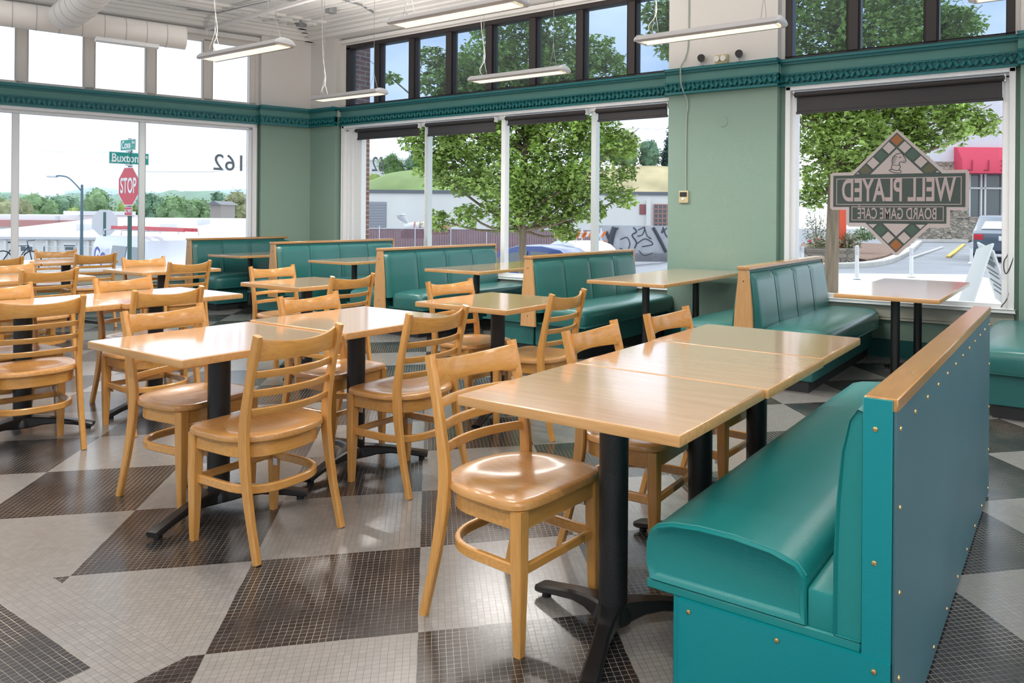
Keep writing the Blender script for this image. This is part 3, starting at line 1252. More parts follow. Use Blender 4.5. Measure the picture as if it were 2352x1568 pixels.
def booth(label, x, y0, y1, sides=(-1, 1), zs=1.0):
    t = thing('booth_bench', label, 'booth', (x, y0, 0), 0, 'teal booth benches along the window wall')
    t.scale = (1, 1, zs)
    L = y1 - y0
    s = MB()
    s.box(-0.048, 0.048, -0.012, L, 0.895, 0.922, 0.004, 1)
    s.build('cap_rail', M['cap_wood'], t)
    s = MB()
    s.box(-0.03, 0.03, 0.02, L - 0.005, 0.28, 0.896)
    s.build('core_board', M['vinyl_base'], t)
    s = MB()
    s.prism([(-0.083, 0.275), (0.083, 0.275), (0.068, 0.60), (0.038, 0.895), (-0.038, 0.895), (-0.068, 0.60)], -0.003, 0.02, 'xz')
    e = s.build('end_panel', M['panel_wood'], t)
    for zz in (0.81, 0.37):
        sc = MB()
        sc.tube([(0, -0.006, zz), (0, -0.002, zz)], 0.005, 8)
        sc.build('screw', M['dark_frame'], e)
    if y1 < 7.3 or True:
        s = MB()
        s.prism([(-0.083, 0.275), (0.083, 0.275), (0.068, 0.60), (0.038, 0.895), (-0.038, 0.895), (-0.068, 0.60)], L - 0.02, L, 'xz')
        s.build('end_panel', M['panel_wood'], t)
    for q in sides:
        s = MB()
        a, b = sorted((q * 0.09, q * 0.60))
        cushion(s, a, b, 0.05, L - 0.01, 0.305, 0.468, q)
        s.build('seat_cushion', M['vinyl'], t, 60)
        s = MB()
        back_cushion(s, q, L - 0.05, 0.022)
        bc = s.build('back_cushion', M['vinyl'], t, 60)
        for k in range(1, 4):
            yy = 0.022 + (L - 0.05) * k / 4
            pp = []
            for j in range(13):
                f_ = j / 12
                prof = 0.125 - 0.062 * f_ ** 1.2
                if f_ > 0.86:
                    prof -= (f_ - 0.86) ** 2 * 2.3
                pp.append((q * (prof - 0.0115), yy, 0.42 + 0.465 * f_))
            z = MB()
            z.tube(pp, 0.0035, 6)
            z.build('seam_piping', M['piping'], bc)
        s = MB()
        a, b = sorted((q * 0.01, q * 0.50))
        s.box(a, b, 0.10, L - 0.01, 0.085, 0.30, 0.006, 1)
        s.build('base', M['vinyl_base'], t)
        s = MB()
        a, b = sorted((q * 0.04, q * 0.60))
        s.box(a, b, 0.055, L - 0.01, 0.292, 0.306, 0.003, 1)
        s.build('seat_board', M['vinyl_base'], t)
        s = MB()
        a, b = sorted((q * 0.01, q * 0.465))
        s.box(a, b, 0.12, L - 0.01, 0.0, 0.088)
        s.build('toe_kick', M['kick'], t)
    return t


booth('double booth bench just left of the decal window', -2.13, 5.42, 7.40)
booth('double booth bench left of the green pilaster', -4.25, 5.50, 7.40)
booth('double booth bench, third from the corner', -6.27, 5.52, 7.40, zs=1.01)
booth('double booth bench, second from the corner', -8.15, 5.52, 7.40, zs=1.03)
booth('corner booth bench with its back to the left window', -10.0, 5.52, 7.26, sides=(1,), zs=1.03)
booth('booth bench cut by the right edge, beyond the near partition', 0.0, 5.45, 7.28)


# near bench with the panelled back -----------------------------------------
def near_bench():
    X0, Y0, Y1 = -0.42, 1.83, 4.0
    t = thing('bench_seat', 'large turquoise bench with brass screws and a wooden cap, right foreground', 'bench', (X0, Y0, 0))
    L = Y1 - Y0
    s = MB()
    s.box(0.0, 0.076, 0.0, L, 0.852, 0.884, 0.003, 1)
    s.build('cap_rail', M['cap_wood'], t)
    s = MB()
    s.box(0.0, 0.066, 0.006, L - 0.01, 0.0, 0.852)
    s.build('back_core', M['slate'], t)
    s = MB()
    s.box(0.066, 0.072, 0.0, L, 0.012, 0.855, 0.001, 1)
    bp = s.build('back_panel', M['slate'], t)
    s = MB()
    s.box(0.0, 0.0655, -0.007, 0.0, 0.0, 0.880, 0.001, 1)
    ep = s.build('end_post', M['turq'], t)

    def screw(x, y, z, dx, dy, par):
        z_ = MB()
        z_.tube([(x, y, z), (x + dx * .0025, y + dy * .0025, z), (x + dx * .004, y + dy * .004, z)], [0.0065, 0.006, 0.003], 10)
        z_.build('screw', M['brass'], par)
    for zz in (0.81, 0.50, 0.24):
        screw(0.028, -0.006, zz, 0, -1, ep)
    for k in range(12):
        screw(0.072, 0.05 + k * (L - 0.1) / 11, 0.805, 1, 0, bp)
    for k in range(9):
        screw(0.072, 0.05 + k * (L - 0.1) / 8, 0.045, 1, 0, bp)
    for zz in (0.62, 0.42, 0.22):
        screw(0.072, 0.05, zz, 1, 0, bp)
    for zz in (0.62, 0.42, 0.22):
        screw(0.072, L - 0.03, zz, 1, 0, bp)
    # seat end board
    s = MB()
    s.prism([(-0.47, 0.0), (0.0655, 0.0), (0.0655, 0.278), (-0.47, 0.278)], -0.012, 0.004, 'xz')
    eb = s.build('end_board', M['turq'], t)
    for x, z in ((-0.44, 0.252), (-0.20, 0.252), (0.03, 0.252), (-0.44, 0.05), (0.012, 0.04)):
        screw(x, -0.012, z, 0, -1, eb)
    s = MB()
    s.box(-0.495, -0.01, 0.005, L - 0.01, 0.0, 0.292, 0.004, 1)
    s.build('base', M['turq'], t)
    s = MB()
    s.box(-0.575, -0.002, 0.0, L - 0.005, 0.276, 0.302, 0.004, 1)
    s.build('seat_board', M['near_vinyl'], t)
    # cushion: long bolster shape, end face with a piped seam
    s = MB()
    prof = [(-0.565, 0.302), (-0.577, 0.345), (-0.577, 0.40), (-0.568, 0.43), (-0.545, 0.452), (-0.50, 0.466), (-0.42, 0.474), (-0.32, 0.474), (-0.22, 0.464), (-0.155, 0.445), (-0.135, 0.42), (-0.13, 0.302)]
    rg = []
    cx_, cz_ = -0.35, 0.38
    for y, ins in ((0.012, 0.03), (0.0, 0.016), (-0.004, 0.006), (0.004, 0.0), (0.02, 0.0), (0.3, -0.002), (1.0, -0.003), (1.7, -0.002), (L - 0.03, 0.0), (L - 0.01, 0.006), (L - 0.004, 0.02)):
        rr = []
        for x, z in prof:
            dx, dz = x - cx_, z - cz_
            f_ = 1 - ins / 0.12
            rr.append((cx_ + dx * (1 - ins / 0.3), y + 0.0, max(0.302, cz_ + dz * f_)))
        rg.append(rr)
    s.rings(rg)
    s.build('seat_cushion', M['near_vinyl'], t, 50)
    s = MB()
    s.tube([(x, 0.012, z + 0.0006) for x, z in prof[1:-1]], 0.0028, 6)
    s.build('seam_piping', M['near_vinyl'], t)
    s = MB()
    s.box(-0.13, -0.065, 0.004, L - 0.02, 0.30, 0.395, 0.008, 2)
    s.build('filler_block', M['near_vinyl'], t)
    # back cushion
    s = MB()
    pr = [(-0.002, 0.845), (-0.014, 0.848), (-0.034, 0.82), (-0.052, 0.74), (-0.062, 0.62), (-0.068, 0.48), (-0.068, 0.30), (-0.002, 0.30)]
    rg = []
    for y, k_ in ((0.008, 0.86), (0.0, 0.95), (0.004, 1.0), (0.03, 1.02), (L / 2, 1.03), (L - 0.02, 1.0), (L - 0.004, 0.9)):
        rg.append([(x * k_, y, z) for x, z in pr])
    s.rings(rg)
    s.build('back_cushion', M['near_vinyl'], t, 50)
    return t


near_bench()


# ------------------------------------------------------------------ pendant lights
def make_pendant(label):
    t = thing('pendant_light', label, 'light', (0, 0, 0), 0, 'linear pendant lights')
    L = 1.22
    s = MB()
    sec = [(-0.098, 0.0), (-0.085, 0.022), (-0.06, 0.042), (-0.03, 0.052), (0.03, 0.052), (0.06, 0.042), (0.085, 0.022), (0.098, 0.0), (0.088, -0.012), (0.066, -0.010), (0.062, 0.012), (-0.062, 0.012), (-0.066, -0.010), (-0.088, -0.012)]
    s.prism(sec, -L / 2 + .03, L / 2 - .03, 'yz')
    s.build('housing', M['fixture'], t)
    for q in (-1, 1):
        e = MB()
        rr = []
        for k in range(6):
            a = k / 5 * pi / 2
            f_ = cos(a) * 0.95 + 0.05
            rr.append([(q * (L / 2 - .032 + 0.032 * sin(a)), y * (0.6 + 0.4 * f_), z * f_ + 0.006) for y, z in ((-0.098, 0.0), (-0.085, 0.022), (-0.06, 0.042), (-0.03, 0.05), (0.03, 0.05), (0.06, 0.042), (0.085, 0.022), (0.098, 0.0), (0.088, -0.012), (-0.088, -0.012))])
        e.rings(rr)
        e.build('end_cap', M['fixture_light'], t)
    lv = MB()
    n = 20
    for k in range(n + 1):
        x = -L / 2 + 0.06 + k * (L - 0.12) / n
        lv.box(x - 0.0015, x + 0.0015, -0.062, 0.062, -0.010, 0.008)
    for y in (-0.062, 0.0, 0.062):
        lv.box(-L / 2 + .05, L / 2 - .05, y - .002, y + .002, -0.012, 0.008)
    lv.build('louver', M['louver'], t)
    tb = MB()
    for y in (-0.03, 0.03):
        tb.tube([(-L / 2 + .06, y, 0.006), (L / 2 - .06, y, 0.006)], 0.009, 10)
    tb.box(-L / 2 + .05, L / 2 - .05, -.06, .06, 0.0105, 0.0115)
    tb.build('tube_lamp', M['lamp_glow'], t)
    hz = CZ - 2.70
    for q in (-1, 1):
        w_ = MB()
        x = q * (L / 2 - 0.16)
        w_.tube([(x, -0.06, 0.045), (x, 0, 0.24), (x, 0, hz)], 0.0022, 5)
        w_.tube([(x, 0.06, 0.045), (x, 0, 0.24)], 0.0022, 5)
        w_.tube([(x, 0, 0.235), (x, 0, 0.275)], 0.006, 6)
        w_.build('suspension_wire', M['grey_metal'], t)
    cd = MB()
    x = -L / 2 + 0.13
    pts = smooth_curve([(x, 0.03, 0.05), (x - 0.05, 0.03, 0.13), (x + 0.03, 0.02, 0.25), (x - 0.015, 0.01, 0.6), (x - 0.03, 0.0, hz)], 6)
    cd.tube(pts, 0.004, 6)
    cd.build('power_cord', M['cord'], t)
    la = bpy.data.lights.new('tube_light', 'AREA')
    la.shape = 'RECTANGLE'
    la.size = 1.1
    la.size_y = 0.12
    la.energy = 22
    la.color = (1.0, 0.955, 0.90)
    lo = bpy.data.objects.new('tube_light', la)
    COL.objects.link(lo)
    lo.parent = t
    lo.location = (0, 0, -0.016)
    lu = bpy.data.lights.new('ceiling_fill', 'AREA')  # fill lamp added above the closed housing to brighten ceiling and walls
    lu.shape = 'RECTANGLE'
    lu.size = 0.6
    lu.size_y = 0.06
    lu.energy = 15
    lu.color = (1.0, 0.96, 0.91)
    lo = bpy.data.objects.new('ceiling_fill', lu)
    COL.objects.link(lo)
    lo.parent = t
    lo.location = (0, 0, 0.056)
    lo.rotation_euler = (pi, 0, 0)
    return t


pend = [(-6.13, 3.86, 'pendant light over the left tables, in front of the left high windows'),
        (-7.36, 5.98, 'farthest pendant light, near the corner of the room'),
        (-3.68, 3.90, 'large pendant light at the top centre, cut by the top edge'),
        (-4.78, 5.98, 'pendant light hanging before the middle of the dark-framed high windows'),
        (-2.40, 5.32, 'pendant light in front of the cream wall above the pilaster'),
        (-0.0, 5.35, 'pendant light cut by the top right corner'),
        (-8.6, 1.7, 'added fill pendant out of view at far left'),  # this and the pendants below are unseen, added as interior fill
        (-0.4, 0.4, 'added unseen fill pendant above the photographer'),
        (-3.7, 1.6, 'added unseen fill pendant left of the photographer'),
        (-6.2, 1.6, 'added unseen fill pendant over the left aisle'),
        (-2.4, -0.8, 'added unseen fill pendant behind the photographer'),
        (0.4, -0.8, 'added unseen fill pendant behind and right of the photographer'),
        (-5.2, -0.8, 'added unseen fill pendant behind and left of the photographer'),
        (1.6, 2.4, 'added unseen fill pendant right of the near bench')]
pp = None
for x, y, lab in pend:
    if pp is None:
        pp = make_pendant(lab)
        pp.location = (x, y, 2.70)
    else:
        dup(pp, (x, y, 2.70), 0, lab)

# ------------------------------------------------------------------ ceiling services
def duct(name, label, pts, r, seams=True, cap=True):
    t = thing(name, label, 'duct', (0, 0, 0))
    s = MB()
    s.tube(pts, r, 32)
    s.build('pipe_body', M['duct'], t, 60)
    s = MB()
    P0, P1 = Vector(pts[0]), Vector(pts[-1])
    path = [Vector(p) for p in pts]
    tot = sum((b - a).length for a, b in zip(path, path[1:]))
    n = int(tot / 0.20)
    for k in range(1, n):
        d = k * tot / n
        for a, b in zip(path, path[1:]):
            ln = (b - a).length
            if d <= ln:
                break
            d -= ln
        p = a + (b - a) * (d / ln)
        dr = (b - a).normalized()
        s.tube([p - dr * 0.003, p + dr * 0.003], r + 0.003, 32, True)
    s.build('seam', M['duct_seam'], t)
    return t


# main run parallel to the left wall
uA3 = Vector((UA.x, UA.y, 0))
d0 = at(425, 88, 9.0)
dA = Vector((d0.x, d0.y, d0.z))
mainz = dA.z
pts = [dA, dA + uA3 * 8.0]
dt = duct('spiral_duct', 'large white spiral duct running along the left windows under the ceiling', pts, 0.135)
sv = MB()
g0 = dA + uA3 * 0.28 + Vector((0, 0, -0.145))
sv.sweep([g0, g0 + uA3 * 0.62], (0.11, 0.045), bev=0.004)
sv.build('air_grille', M['white_trim'], dt)
jx = at(150, 20, 8.05)
duct('branch_duct', 'white ribbed branch duct crossing under the top left corner', [(jx.x, jx.y, mainz + 0.0), (jx.x + 0.55, jx.y - 0.08, mainz + 0.03), (jx.x + 4.0, jx.y - 0.8, mainz + 0.22)], 0.15)

# sprinkler pipe, conduits, boxes on the ceiling
pc = on_plane(475, 66, 3.86)
pd = on_plane(830, -35, 3.86)
pe = pc + (pd - pc) * 1.8
s = MB()
s.tube([pc, pe], 0.028, 12)
s.tube([pc + Vector((0, 0, -0.09)), pc + Vector((0, 0, 0.0))], 0.012, 8)
for k in (0.25, 0.7):
    q = pc + (pe - pc) * k
    s.tube([q, (q.x, q.y, CZ)], 0.005, 6)
tag(s.build('sprinkler_pipe', M['duct']), 'white sprinkler pipe slung below the ceiling, top left of centre', 'pipe')


def conduit(label, pxs, z=4.03, r=0.010):
    s = MB()
    s.tube([on_plane(u, v, z) for u, v in pxs], r, 8)
    return tag(s.build('conduit', M['grey_metal']), label, 'conduit', 'grey metal conduits on the ceiling')


def jbox(label, u, v, z=4.0):
    p = on_plane(u, v, z)
    s = MB()
    s.box(p.x - .055, p.x + .055, p.y - .055, p.y + .055, z - 0.03, CZ, 0.005, 1)
    return tag(s.build('junction_box', M['grey_metal']), label, 'electrical box', 'grey junction boxes on the ceiling')


conduit('long grey conduit running to the junction box near the corner', [(340, 0), (430, 18), (600, 38), (690, 57)])
conduit('grey conduit looping to the second junction box', [(430, 22), (500, 30), (540, 20), (620, 2)], 4.02, 0.008)
conduit('short grey conduit at the top of the corner junction box', [(640, -2), (705, 8)])
conduit('grey conduit running to the top centre pendant', [(770, -6), (830, 12), (875, 40), (895, 44)])
conduit('thin grey conduit on the right ceiling', [(892, 44), (1000, 20), (1120, -2)], 4.02, 0.007)
jbox('grey junction box nearest to the corner of the room', 692, 57)
jbox('grey junction box above the farthest pendant', 760, 25)
jbox('grey junction box beside the top centre pendant', 893, 43)

# ------------------------------------------------------------------ things on the pilaster
YP = TB - 0.12


def pil(u, v):
    """point on the pilaster face seen at that pixel"""
    x, z = ray(u, v)
    # intersect with plane y = YP
    c, s_ = cos(HEAD), sin(HEAD)
    # room y = x*Y*s + Y*c
    Y = YP / (x * s_ + c)
    X, Yr = to_room(x * Y, Y)
    return X, H + z * Y


x, z = pil(1572, 452)
t = thing('thermostat', 'putty coloured thermostat on the green pilaster', 'thermostat', (x, YP, z))
s = MB()
s.box(-.055, .055, -.028, 0, -.065, .065, 0.005, 2)
s.build('case', M['putty'], t)
s = MB()
s.box(-.042, .042, -.031, -.027, .0, .05, 0.002, 1)
s.build('display', M['black_plastic'], t)
s = MB()
s.box(-.02, .012, -.034, -.027, -.035, -.012, 0.004, 1)
s.build('button', M['white_plastic'], t)
xw, zw = pil(1580, 160)
s = MB()
x1, z1 = pil(1583, 0)
pts = [(x1, YP - .008, CZ), (x1, YP - .008, 3.2), (x1 - .03, YP - .01, 3.0), (x1 - .05, YP - .085, 2.88), (x1 - .05, YP - .085, 2.74), (x1 - .04, YP - .07, 2.66), (x1 + 0.0, YP - .012, 2.5), (x + .02, YP - .010, 2.3), (x + .02, YP - .010, z + .06)]
s.tube(smooth_curve(pts, 5), 0.008, 8)
tag(s.build('wall_cable', M['wall_cable']), 'painted cable running from the ceiling down the pilaster to the thermostat', 'cable')
x, z = pil(1660, 279)
s = MB()
s.tube([(0, 0.0, 0), (0, -0.006, 0)], [0.058, 0.055], 28)
pm = M['wall']
tag(s.build('blank_cover', pm, None, 30, (x, YP, z)), 'round blank cover plate painted over on the green pilaster', 'cover plate')
for (u, lab) in ((1615, 'black spotlight on the cornice ledge, left of the beige box'), (1701, 'black spotlight on the cornice ledge, right of the beige box')):
    x, z = pil(u, 147)
    t = thing('spotlight', lab, 'spotlight', (x, YP - .045, 2.872), R(20), 'small black spotlights')
    s = MB()
    s.tube([(0, 0, 0), (0, 0, 0.012)], 0.03, 16)
    s.tube([(0, 0, 0.01), (0, 0, 0.055)], 0.008, 8)
    s.build('stand', M['grey_metal'], t)
    s = MB()
    s.tube([(0, 0.03, 0.075), (0, 0.0, 0.08), (0, -0.035, 0.085)], [0.022, 0.036, 0.04], 18)
    s.build('lamp_head', M['black_plastic'], t)
x, z = pil(1660, 148)
t = thing('emergency_light', 'beige twin-head emergency light between the two black spotlights', 'emergency light', (x, YP, 2.875))
s = MB()
s.box(-.07, .07, -.05, 0, 0.0, .10, 0.006, 1)
s.build('case', M['putty'], t)
for q in (-1, 1):
    s = MB()
    s.tube([(q * .035, -.05, .055), (q * .035, -.085, .052)], [0.024, 0.03], 16)
    s.build('lamp_head', M['white_plastic'], t)
t = None

# ------------------------------------------------------------------ window decals
M['d_pale'] = film('pale pink grey vinyl film', (0.50, 0.44, 0.44), 0.80)
M['d_dark'] = film('dark green grey film', (0.05, 0.075, 0.07), 0.82)
M['d_check'] = film('bottle green film', (0.06, 0.11, 0.085), 0.86)
M['d_olive'] = film('olive film', (0.10, 0.10, 0.06), 0.86)
M['d_orange'] = film('burnt orange film', (0.30, 0.115, 0.035), 0.9)
M['d_letter'] = film('pink grey lettering film', (0.40, 0.33, 0.33), 0.95)
M['d_num'] = film('grey numerals film', (0.16, 0.20, 0.24), 0.85)
YG = TB + 0.05


def wallpt(u, v, yp=YG):
    x, z = ray(u, v)
    c, s_ = cos(HEAD), sin(HEAD)
    Y = yp / (x * s_ + c)
    X, Yr = to_room(x * Y, Y)
    return X, H + z * Y


def decal():
    cx_, zt = wallpt(2063, 296)
    _, zb = wallpt(2057, 588)
    xl, zm = wallpt(1907, 442)
    xr, _ = wallpt(2226, 442)
    cz_ = (zt + zb) / 2
    hh = (zt - zb) / 2
    cx_ = (xl + xr) / 2 + 0.0
    t = thing('window_decal', 'diamond shaped cafe logo decal stuck on the right window, lettering mirrored', 'decal', (cx_, YG, cz_))

    def P2(name, poly, d, mat):
        m = MB()
        m.prism(poly, -0.001 - d, -0.0004 - d, 'xz')
        m.build(name, mat, t)

    def rect(x0, x1, z0, z1):
        return [(x0, z0), (x1, z0), (x1, z1), (x0, z1)]
    W = (xr - xl) / 2
    hw = hh
    # outline silhouette
    bz0, bz1 = -0.30 * hh / 1.0 * 0.62, 0.185 * hh
    # banner and sub-banner bands (z measured from the centre, up positive)
    B1, B0 = 0.285 * hh, -0.225 * hh
    C0 = -0.48 * hh
    Wc = 0.70 * W
    sl = 1.0

    def dia(k):
        return [(0, -hh * k), (hw * k * 0.985, 0), (0, hh * k), (-hw * k * 0.985, 0)]
    out = [(0, hh), (hh - B1 - 0.02, B1 + 0.03), (W - .02, B1 + .03), (W, B1 + .01), (W, B0 - .01), (W - .02, B0 - .03), (Wc + 0.03, B0 - 0.03), (Wc + 0.03, C0 - 0.02), (Wc, C0 - 0.04),
           (hh + C0 - 0.03, C0 - 0.04), (0.02, -hh + .01), (-0.02, -hh + .01), (-(hh + C0 - 0.03), C0 - 0.04), (-Wc, C0 - .04), (-Wc - .03, C0 - .02), (-Wc - .03, B0 - .03), (-W + .02, B0 - .03), (-W, B0 - .01), (-W, B1 + .01), (-W + .02, B1 + .03), (-(hh - B1 - .02), B1 + .03)]
    P2('backing', out, 0.0, M['d_pale'])

    def clipdia(k, z0, z1):
        a = hh * k
        lo, hi = max(z0, -a), min(z1, a)
        pts = []
        pts += [((a - abs(lo)), lo), ((a - abs(hi)), hi)]
        pts += [(-(a - abs(hi)), hi), (-(a - abs(lo)), lo)]
        out_ = []
        for p in pts:
            if not out_ or (abs(p[0] - out_[-1][0]) + abs(p[1] - out_[-1][1])) > 1e-5:
                out_.append(p)
        if abs(out_[0][0] - out_[-1][0]) + abs(out_[0][1] - out_[-1][1]) < 1e-5:
            out_.pop()
        return out_
    P2('dark_border', clipdia(0.945, B1, hh), 0.001, M['d_dark'])
    P2('dark_border', clipdia(0.945, -hh, C0), 0.001, M['d_dark'])
    # checks along the diamond's edges (rows of turned squares)
    st = 0.118 * hh * 2
    r = st * 0.40

    def sq(x, z, mat, lo, hi):
        pts = [(x, z - r), (x + r, z), (x, z + r), (x - r, z)]
        # clip to the band
        cl_ = []
        n = len(pts)
        for i in range(n):
            a, b = pts[i], pts[(i + 1) % n]
            def inside(p):
                return lo <= p[1] <= hi
            if inside(a):
                cl_.append(a)
            for lim in ((lo, hi) if a[1] < b[1] else (hi, lo)):
                if (a[1] - lim) * (b[1] - lim) < 0:
                    f_ = (lim - a[1]) / (b[1] - a[1])
                    cl_.append((a[0] + (b[0] - a[0]) * f_, lim))
        if len(cl_) >= 3:
            P2('check_square', cl_, 0.002, mat)
    seq = [M['d_pale'], M['d_check'], M['d_pale'], M['d_olive'], M['d_pale']]
    topz = 0.945 * hh - r - 0.014
    sq(0, topz, M['d_orange'], B1, hh)
    sq(0, -topz, M['d_orange'], -hh, C0)
    for q in (-1, 1):
        for k in range(1, 6):
            x = q * k * st * 0.5
            zz = topz - k * st * 0.5
            sq(x, zz, seq[k - 1], B1 + .012, hh)
            sq(x, -zz, seq[k - 1], -hh, C0 - .012)
    P2('inner_field', clipdia(0.945 - (2 * r + 0.035) / hh * 1.04, B1 + .006, hh), 0.002, M['d_pale'])
    P2('inner_field', clipdia(0.945 - (2 * r + 0.035) / hh * 1.04, -hh, C0 - .006), 0.002, M['d_pale'])
    # banner
    P2('banner', rect(-W + .03, W - .03, B0, B1), 0.003, M['d_dark'])
    P2('sub_banner', rect(-Wc, Wc, C0, B0 + .002), 0.003, M['d_dark'])
    k = 0.006

    def frame(x0, x1, z0, z1, w_=0.007):
        m = MB()
        for a in (rect(x0, x1, z0, z0 + w_), rect(x0, x1, z1 - w_, z1), rect(x0, x0 + w_, z0 + w_, z1 - w_), rect(x1 - w_, x1, z0 + w_, z1 - w_)):
            m.prism(a, -0.0056, -0.005, 'xz')
        m.build('pinstripe', M['d_letter'], t)
    frame(-W + .06, W - .06, B0 + .02, B1 - .03)
    frame(-Wc + .022, Wc - .022, C0 + .022, B0 + .004)
    # mirrored lettering: seen from the street it reads the right way
    mir = Matrix.Rotation(R(90), 4, 'X')
    mr = Matrix.Diagonal((-1, 1, 1, 1))
    o_ = text_obj('lettering', 'WELL PLAYED', 0.30, M['d_letter'], t, Matrix.Translation((0.0, -0.006, (B0 + B1) / 2 - .004)) @ mr @ mir, 0.0004, 0.74, bold=0.006)
    wdt = max(v.co.x for v in o_.data.vertices) - min(v.co.x for v in o_.data.vertices)
    sc_ = (2 * W - 0.22) / wdt
    for v in o_.data.vertices:
        v.co.x *= sc_
    o_ = text_obj('lettering', 'BOARD GAME CAF\u00c9', 0.150, M['d_letter'], t, Matrix.Translation((0.0, -0.006, (B0 + C0) / 2 + .008)) @ mr @ mir, 0.0004, 0.8, bold=0.001)
    wdt = max(v.co.x for v in o_.data.vertices) - min(v.co.x for v in o_.data.vertices)
    sc_ = (2 * Wc - 0.16) / wdt
    for v in o_.data.vertices:
        v.co.x *= sc_
    # knight outline, a bent line drawing
    kn = [(-0.085, -0.10), (-0.04, -0.125), (0.02, -0.135), (0.055, -0.13), (0.05, -0.105), (0.03, -0.095), (0.045, -0.06), (0.03, -0.03), (0.035, -0.005), (0.06, 0.0), (0.085, -0.015), (0.105, 0.0), (0.10, 0.03), (0.075, 0.075), (0.06, 0.10), (0.055, 0.115), (0.04, 0.10), (0.0, 0.095), (-0.04, 0.06), (-0.055, 0.01), (-0.045, -0.03), (-0.06, -0.06), (-0.06, -0.085), (-0.085, -0.10)]
    m = MB()
    zc = B1 + 0.118

    def line(pts_, r_=0.0035):
        m.tube([(x_ * 0.78, -0.006, z_ * 0.78 + zc) for x_, z_ in pts_], r_ * .85, 5)
    line(kn)
    line([(-0.06, -0.085), (0.0, -0.105), (0.035, -0.1)])
    line([(-0.045, -0.03), (0.0, -0.045), (0.03, -0.04)], 0.0025)
    for kk in range(5):
        line([(-0.048 + kk * .004, 0.0 + kk * 0.017), (-0.02 + kk * .008, -0.012 + kk * 0.019)], 0.0022)
    line([(0.03, 0.05), (0.05, 0.055)], 0.005)
    line([(0.09, 0.005), (0.075, 0.012)], 0.003)
    m.build('knight_drawing', M['d_dark'], t)


decal()


def numerals(label, p, mtx, size):
    t = thing('window_numerals', label, 'numerals', p, 0, 'mirrored house number decals')
    o_ = text_obj('digits', '162', size, M['d_num'], t, mtx, 0.0004, 0.92, bold=0.002)
    return t


x, z = wallpt(876, 378)
numerals('mirrored number 162 on the first pane of the long window', (x, YG, z), Matrix.Diagonal((-1, 1, 1, 1)) @ Matrix.Rotation(R(90), 4, 'X'), 0.30)
pA = ca + UA * 1.18 + NA * -0.05
angA = atan2(UA.y, UA.x)
numerals('mirrored number 162 on the left window near the corner', (pA.x, pA.y, 2.01),
         Matrix.Rotation(angA + pi, 4, 'Z') @ Matrix.Diagonal((-1, 1, 1, 1)) @ Matrix.Rotation(R(90), 4, 'X'), 0.33)

# ================================================================== outside
rnd = random.Random(7)
M['leaf'] = material('fresh maple leaves', (0.36, 0.50, 0.115), 0.55, var=0.45, vscale=1.6)
M['leaf_b'] = material('mid green leaves', (0.13, 0.24, 0.07), 0.6, var=0.45, vscale=1.4)
M['leaf_far'] = material('hazy tree green', (0.21, 0.32, 0.15), 0.8, var=0.45, vscale=0.35)
M['leaf_far2'] = material('hazy dark green', (0.16, 0.27, 0.17), 0.8, var=0.35, vscale=0.35)
M['leaf_far3'] = material('hazy yellow green', (0.33, 0.42, 0.12), 0.8, var=0.3, vscale=0.4)
M['leaf_far4'] = material('olive brown foliage', (0.26, 0.27, 0.14), 0.8, var=0.4, vscale=0.5)
M['bark'] = material('grey brown bark', (0.26, 0.20, 0.14), 0.9, var=0.3, vscale=6, vstretch=(3, 3, 0.3), bump=0.5, bscale=30)
M['conifer'] = material('blue green conifer', (0.06, 0.12, 0.11), 0.8, var=0.3, vscale=1)
M['asphalt'] = material('grey asphalt', (0.30, 0.31, 0.34), 0.9, var=0.12, vscale=0.6)
M['concrete'] = material('pale concrete', (0.72, 0.71, 0.70), 0.85, var=0.06, vscale=0.8)
M['kerb'] = material('kerb concrete', (0.58, 0.56, 0.52), 0.85, var=0.08, vscale=2)
M['mulch'] = material('brown mulch', (0.24, 0.15, 0.11), 0.95, var=0.4, vscale=14)
M['white_paint'] = material('white painted block wall', (0.74, 0.73, 0.70), 0.8, var=0.05, vscale=0.3)
M['roof_white'] = material('white membrane roof', (0.82, 0.82, 0.84), 0.7)
M['roof_edge'] = material('grey roof edge', (0.14, 0.15, 0.17), 0.6)
M['pink_wall'] = material('dusty red fascia', (0.50, 0.24, 0.22), 0.8)
M['grey_door'] = material('grey roller door', (0.30, 0.31, 0.35), 0.6)
M['window_dark'] = material('dark building glass', (0.10, 0.12, 0.13), 0.15, spec=0.8)
M['louver_red'] = material('dull red louver', (0.30, 0.10, 0.10), 0.6)
M['fence_red'] = material('maroon slatted fence', (0.22, 0.12, 0.14), 0.8, var=0.15, vscale=1.2)
M['fence_grey'] = material('grey painted fence boards', (0.46, 0.46, 0.49), 0.8, var=0.15, vscale=2)
M['graffiti'] = material('black spray paint', (0.06, 0.065, 0.08), 0.7)
M['orange'] = material('safety orange', (0.80, 0.20, 0.05), 0.5)
M['sign_white'] = material('sign white', (0.78, 0.78, 0.78), 0.5)
M['sign_red'] = material('sign red', (0.62, 0.055, 0.08), 0.45)
M['sign_green'] = material('street sign green', (0.0, 0.27, 0.22), 0.45)
M['sign_back'] = material('bare sign aluminium', (0.62, 0.62, 0.65), 0.5)
M['post_green'] = material('dark green sign post', (0.06, 0.13, 0.12), 0.6)
M['lamp_post'] = material('blue grey lamp post', (0.10, 0.16, 0.20), 0.5)
M['van_white'] = material('white van paint', (0.60, 0.63, 0.70), 0.3, coat=0.4)
M['van_blue'] = material('blue van lettering', (0.09, 0.09, 0.40), 0.5)
M['ladder_red'] = material('red ladder rail', (0.62, 0.08, 0.10), 0.5)
